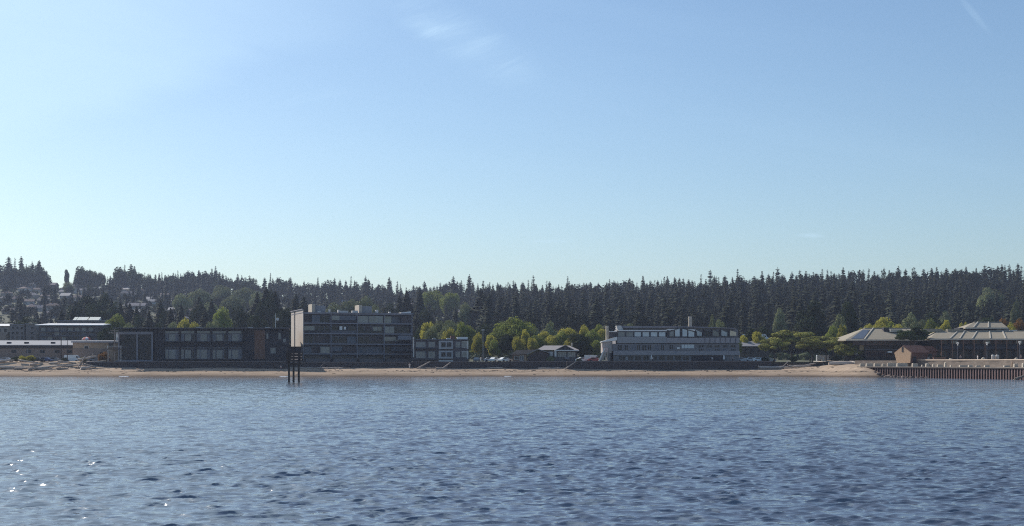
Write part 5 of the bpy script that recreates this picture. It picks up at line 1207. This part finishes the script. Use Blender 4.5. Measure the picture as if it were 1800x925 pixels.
person(1688.5, 405, PZ, R(0), cgy, cdk, 'person in grey standing just right of the left lamp post', .1)
person(1718.5, 403, PZ, R(90), cw, cw, 'person in white walking on the terrace between the left and middle lamps', .2)
person(1779, BL(1779)+11.5, DZ+.0, R(70), ctn, ctn, 'person in tan clothes on the promenade near the right end', .3)
person(1794.5, 386.5, PZ, R(20), cgy, cdk, 'person beside the lamp post at the right edge', .1)
person(1255-3, 450.5, GZ, R(0), cw, cgy, 'person in white top at the shaded ground floor of the grey building', .1, )
person(1283, 450.8, GZ, R(30), cgy, cgy, 'person in grey, left of the two beside the shaded corner', .1)
person(1288, 450.4, GZ, R(-20), cgy, cdk, 'person in grey and navy, right of the two beside the shaded corner', .1)
person(1147, 450.0, GZ, R(10), cw, cdk, 'person in white at the ground floor railing of the grey building', .15)
person(193, 451, GZ, R(0), cdk, cdk, 'person in dark clothes left of the power pole', .1)
# white umbrellas / tables
def umb(px, Y, z, lb, r=.9, h=2.3):
    o = empty('closed_parasol', (X(px, Y), Y, z), 0, lb, 'parasol')
    MB().tube([(0, 0, 0), (0, 0, h)], .04, 6).build('pole', M['steel'], o); MB().tube([(0, 0, h-1.5), (0, 0, h-1.2), (0, 0, h-.3), (0, 0, h+.15)], [.12, .3, .2, .03], 8).build('canopy', M['white'], o); MB().tube([(0, 0, 0), (0, 0, .1)], .35, 10).build('base', M['grey_dk'], o)
umb(1272.5, 450, GZ-.1, 'furled white parasol at the shaded right end of the grey building'); umb(1145, 451.5, GZ-.1, 'furled white parasol by the ground floor of the grey building, beside a person')
def bin_(px, lb):
    o = empty('litter_bin', (X(px, 401), 401, PZ), 0, lb, 'litter bin', 'pale bins on the terrace'); MB().tube([(0, 0, 0), (0, 0, .15), (0, 0, 1.5)], [.4, .45, .5], 12).build('body', M['rest_lit'], o); MB().tube([(0, 0, 1.5), (0, 0, 1.75)], [.53, .3], 12).build('lid', M['offwhite'], o)
bin_(1745.5, 'pale round bin, left of the pair right of the middle lamp'); bin_(1753, 'pale round bin, right of the pair right of the middle lamp')
def buoy(px, Y, r, lb):
    o = MB().ball((0, 0, r*.9), r, r, r*.9, 14, 9).build('stone_ball', M['pale_conc'], None, True, label=lb, cat='stone ball'); o.location = (X(px, Y), Y, PZ)
buoy(1671, 405, .45, 'pale stone ball on the terrace left of the left lamp'); buoy(1728.5, 398, .55, 'pale stone ball just left of the middle lamp'); buoy(1786.5, 391, .5, 'pale stone ball just left of the last lamp')
# benches / planters on the plaza
def planter(px, Y, wpx, h, m, lb, nm='planter'):
    wd_ = wpx/F*Y; o = empty(nm, (X(px, Y), Y, PZ), 0, lb, nm.replace('_', ' '))
    MB().box(-wd_/2, wd_/2, 0, 1.2, 0, h).build('box', M[m], o); MB().box(-wd_/2-.08, wd_/2+.08, -.08, 1.28, h+.002, h+.12).build('rim', M[m], o)
    c = link_mesh('shrub', crown('round', 0, 1, False), o); c.location = (0, .6, h+.35); c.scale = (wd_*.42, .5, .5)
planter(1629, 414, 10, .9, 'offwhite', 'pale planter in front of the brick annex'); planter(1652, 412, 20, 1.0, 'wood_brown', 'long brown planter right of the brick annex')

# ------------------------------------------------------------------ driftwood, rocks, boat
def log(px, Y, L_, r, rz, tilt, lb, lift=0.0, z=None, seed=0, fork=False, m='driftwood'):
    rs = random.Random(seed+int(px)); n = 7
    x = X(px, Y); zz_ = (bz(px, Y) if z is None else z)
    pts = [((i/(n-1)-.5)*L_, rs.uniform(-.12, .12)*L_*.12, rs.uniform(-.06, .06)*L_*.12) for i in range(n)]
    rs_ = [r*(1.1-.55*i/(n-1))*rs.uniform(.9, 1.1) for i in range(n)]
    mb = MB().tube(pts, rs_, 8)
    # root flare / broken stubs
    for k in range(4):
        a = rs.uniform(0, 6.28); mb.tube([pts[0], (pts[0][0]-r*.9, math.cos(a)*r*2.0, math.sin(a)*r*2.0)], [r*.6, r*.12], 5)
    if fork: mb.tube([pts[4], (pts[4][0]+L_*.22, .1, L_*.2)], [r*.5, r*.15], 6)
    o = mb.build('driftwood_log', M[m], None, True, label=lb, cat='log', group='driftwood logs on the beach')
    o.location = (x, Y, zz_ + r*.75 + lift + abs(math.sin(tilt))*L_*.42); o.rotation_euler = (0, -tilt, rz)
LG = [
 (14, 443, 9.5, .45, .05, .0, 'thick pale driftwood log lying at the left photo edge'),
 (38, 441.5, 5.0, .40, -.3, .05, 'short pale log right of the thick log at the left edge'),
 (58, 440.5, 2.6, .38, .5, .1, 'stubby pale log low on the sand below the black car'),
 (8, 447, 6, .35, .2, .12, 'grey log lying behind the thick left edge log'),
 (50, 446, 6.5, .3, -.2, -.14, 'tan log sloping down beside the yellow bush'),
 (64, 445, 4, .3, .6, .1, 'broken tan log below the black car'),
 (76, 441.5, 5.5, .33, .1, .0, 'pale log lying flat in front of the dark cars'),
 (92, 442.5, 8.5, .36, .12, .1, 'longest pale log, sloping up toward the grey car'),
 (110, 441, 3.2, .4, .4, .0, 'short thick log end right of the longest pale log'),
 (104, 446, 6.5, .26, -.1, .05, 'thin grey log above the longest pale log'),
 (118, 446, 5.5, .26, .1, -.12, 'thin pale log pointing down left of the white van'),
 (130, 444, 7, .28, -.1, .06, 'thin grey log below the white van'),
 (154, 446.5, 5.5, .40, .2, .22, 'bright split log resting high on the tangled pile', 1.3),
 (144, 443, 4.4, .34, .25, 1.05, 'pale log leaning steeply against the tangled pile'),
 (151, 441.5, 2.8, .5, .5, .12, 'fat short log end at the foot of the leaning log'),
 (158, 443.5, 4.5, .36, -.3, -.2, 'dark grey log in the tangled pile right of the leaning log'),
 (170, 448, 6, .3, .15, .1, 'grey log on the bank left of the dark clad person', .6),
 (552, 443.8, 9, .22, .02, 0, 'thin flat log on the sand before the apartment block, beside the piles'),
 (580, 444.5, 8, .26, .0, .02, 'longer flat log right of the piles on upper sand'),
 (610, 444, 5, .2, .1, 0, 'small dark log on the sand below the middle apartment bays'),
 (745, 444, 4.8, .22, .1, .5, 'slanting branch leaning on the wall right of the person in white'),
 (752, 443.5, 5, .2, 0, .02, 'thin log lying under the slanting branch'),
 (776, 443.5, 3.4, .35, .2, .0, 'bleached root stump below the white framed bay'),
 (784, 444, 3.6, .24, .2, .65, 'bleached branch pointing up beside the root stump'),
 (870, 445, 5, .2, 0, .05, 'dark log against the wall below the parked white cars'),
 (972, 444, 9, .26, .0, .01, 'brown log lying along the wall below the white eaved cottage'),
 (1003, 443, 4.6, .2, .2, .6, 'grey branch leaning at the start of the tall dark wall'),
 (1365, 443.5, 11, .42, .01, .02, 'very long pale log lying under the left beach pines'),
 (1356, 442.5, 8, .3, .0, .0, 'brown plank-like log just below the very long pale log'),
 (1404, 444, 6.5, .36, .1, .05, 'pale log right of the very long one, under the middle pines'),
 (1420, 446, 5, .3, -.2, .2, 'grey log sloping up beside the small sign'),
 (1412, 442.5, 6, .24, .0, .02, 'thin tan log low on the sand under the middle pines'),
 (1800, 353, 5.5, .32, .3, .3, 'pale broken log floating against the sheet pile wall at right'),
]
for i, q in enumerate(LG):
    lift = q[7] if len(q) > 7 else 0
    log(*q[:7], lift=lift, seed=i, z=(0.0 if q[0] == 1800 else None), fork=(i % 5 == 2))
def rock(px, Y, r, lb, z=None, seed=0, grp='dark rocks at the foot of the sheet pile wall'):
    rs = np.random.RandomState(seed); mb = MB().ball((0, 0, 0), r, r*.8, r*.62, 9, 6)
    ph = rs.uniform(0, 6, 4)
    mb.v = [tuple(np.array(p_)*(1+.22*math.sin(p_[0]/r*3+ph[0])*math.cos(p_[1]/r*3+ph[1])+.12*math.sin(p_[2]/r*5+ph[2]))) for p_ in mb.v]
    o = mb.build('rock', M['rock'], None, False, label=lb, cat='rock', group=grp); o.location = (X(px, Y), Y, (max(bz(px, Y), -.15) if z is None else z)+r*.3); o.rotation_euler = (0, 0, rs.uniform(0, 6))
rk = [(1538, .5), (1545, .75), (1552, .6), (1558, .9), (1563, .95), (1568, .7), (1574, .8), (1580, .6), (1587, .7), (1594, .55), (1602, .7), (1611, .5), (1619, .6), (1628, .5)]
for i, (a, r_) in enumerate(rk): rock(a, BL(a)-1.6-(.5 if i % 2 else 0), r_, f'rounded dark rock at the foot of the sheet piles, {ORD[i+1]} from the left', seed=i)
rock(1496, 446, .9, 'dark rock at the right end of the upturned boat', seed=40, grp='rocks on the upper sand')
rock(1501, 441, .7, 'smaller dark rock right of the upturned boat', seed=41, grp='rocks on the upper sand')
# upturned boat
o = empty('upturned_boat', (X(1478, 438), 438, bz(1478, 438)), R(4), 'pale upturned boat hull lying on the sand right of the beach pines', 'boat')
vs = []; fs = []; NN = 15; K = 9
for i in range(NN):
    t = i/(NN-1); wdt = 1.15*math.sin(math.pi*min(1, .10+t*.86))**.6; hh = 1.05*(1-.25*abs(2*t-1)**3)
    for k in range(K):
        a = math.pi*k/(K-1); vs.append(((t-.5)*7.8, -math.cos(a)*wdt, .08+abs(math.sin(a))**.65*hh))
for i in range(NN-1):
    for k in range(K-1): fs.append((i*K+k, (i+1)*K+k, (i+1)*K+k+1, i*K+k+1))
fs += [tuple(range(K))[::-1], tuple((NN-1)*K+k for k in range(K))]
MB().add(vs, fs).build('hull', mat('weathered_hull', (0.55, 0.44, 0.35), .8, .15, 1.2), o, True)
MB().box(-3.6, 3.6, -.05, .05, 1.10, 1.24).build('keel', M['roof_seam'], o); MB().box(-3.7, 3.7, -1.2, -1.02, .0, .16).build('gunwale', M['wood_dark'], o)
# a small board sign between the pines
o = empty('notice_board', (X(1447, 449), 449, 3.4), 0, 'small pale notice board on a post between the beach pines and the boat', 'sign')
MB().tube([(0, 0, -.4), (0, 0, 2.6)], .1, 6).build('post', M['offwhite'], o); box(-.6, .6, -.1, .1, 1.2, 1.8).build('board', M['roof_seam'], o)
# yellow and green bushes on the left bank
for k, (a, Y_, r_, mi, lb) in enumerate(((40, 450, 1.8, 2, 'low yellow grass clump behind the tan sloping log'), (55, 451, 2.2, 2, 'yellow-green bush left of the black car'), (27, 452, 1.7, 0, 'dark green bush at the left behind the thick log'), (114, 452, 1.4, 0, 'small dark bush left of the white van'), (176, 452, 1.6, 4, 'rusty brown tall shrub by the tan building'), (184, 453, 1.9, 4, 'rusty brown shrub closest to the power pole'), (146, 451, 1.5, 3, 'grey-green bush behind the tangled logs'), (1395, 452, 1.7, 0, 'dark round bush under the middle beach pines'), (1470, 452, 2.0, 0, 'dark bush behind the upturned boat'), (1018, 452, 1.2, 0, 'small dark bush right of the white eaved cottage'), (968, 453, 1.6, 3, 'grey-green bush between the two cottages'), (1590, 452, 2.0, 0, 'dark bush behind the brick hut'), (1345, 452, 1.6, 0, 'dark bush under the left beach pine'), (1510, 449, 1.8, 0, 'dark bush left of the retaining wall'))):
    o = link_mesh('bush', crown('round', mi, k % 3, True)); o.location = (X(a, Y_), Y_, GZ+r_*.5); o.scale = (r_*(.6 if 'tall' in lb else 1.1), r_*.9, r_*(1.7 if mi == 4 else .8)); o['label'] = lb; o['category'] = 'bush'
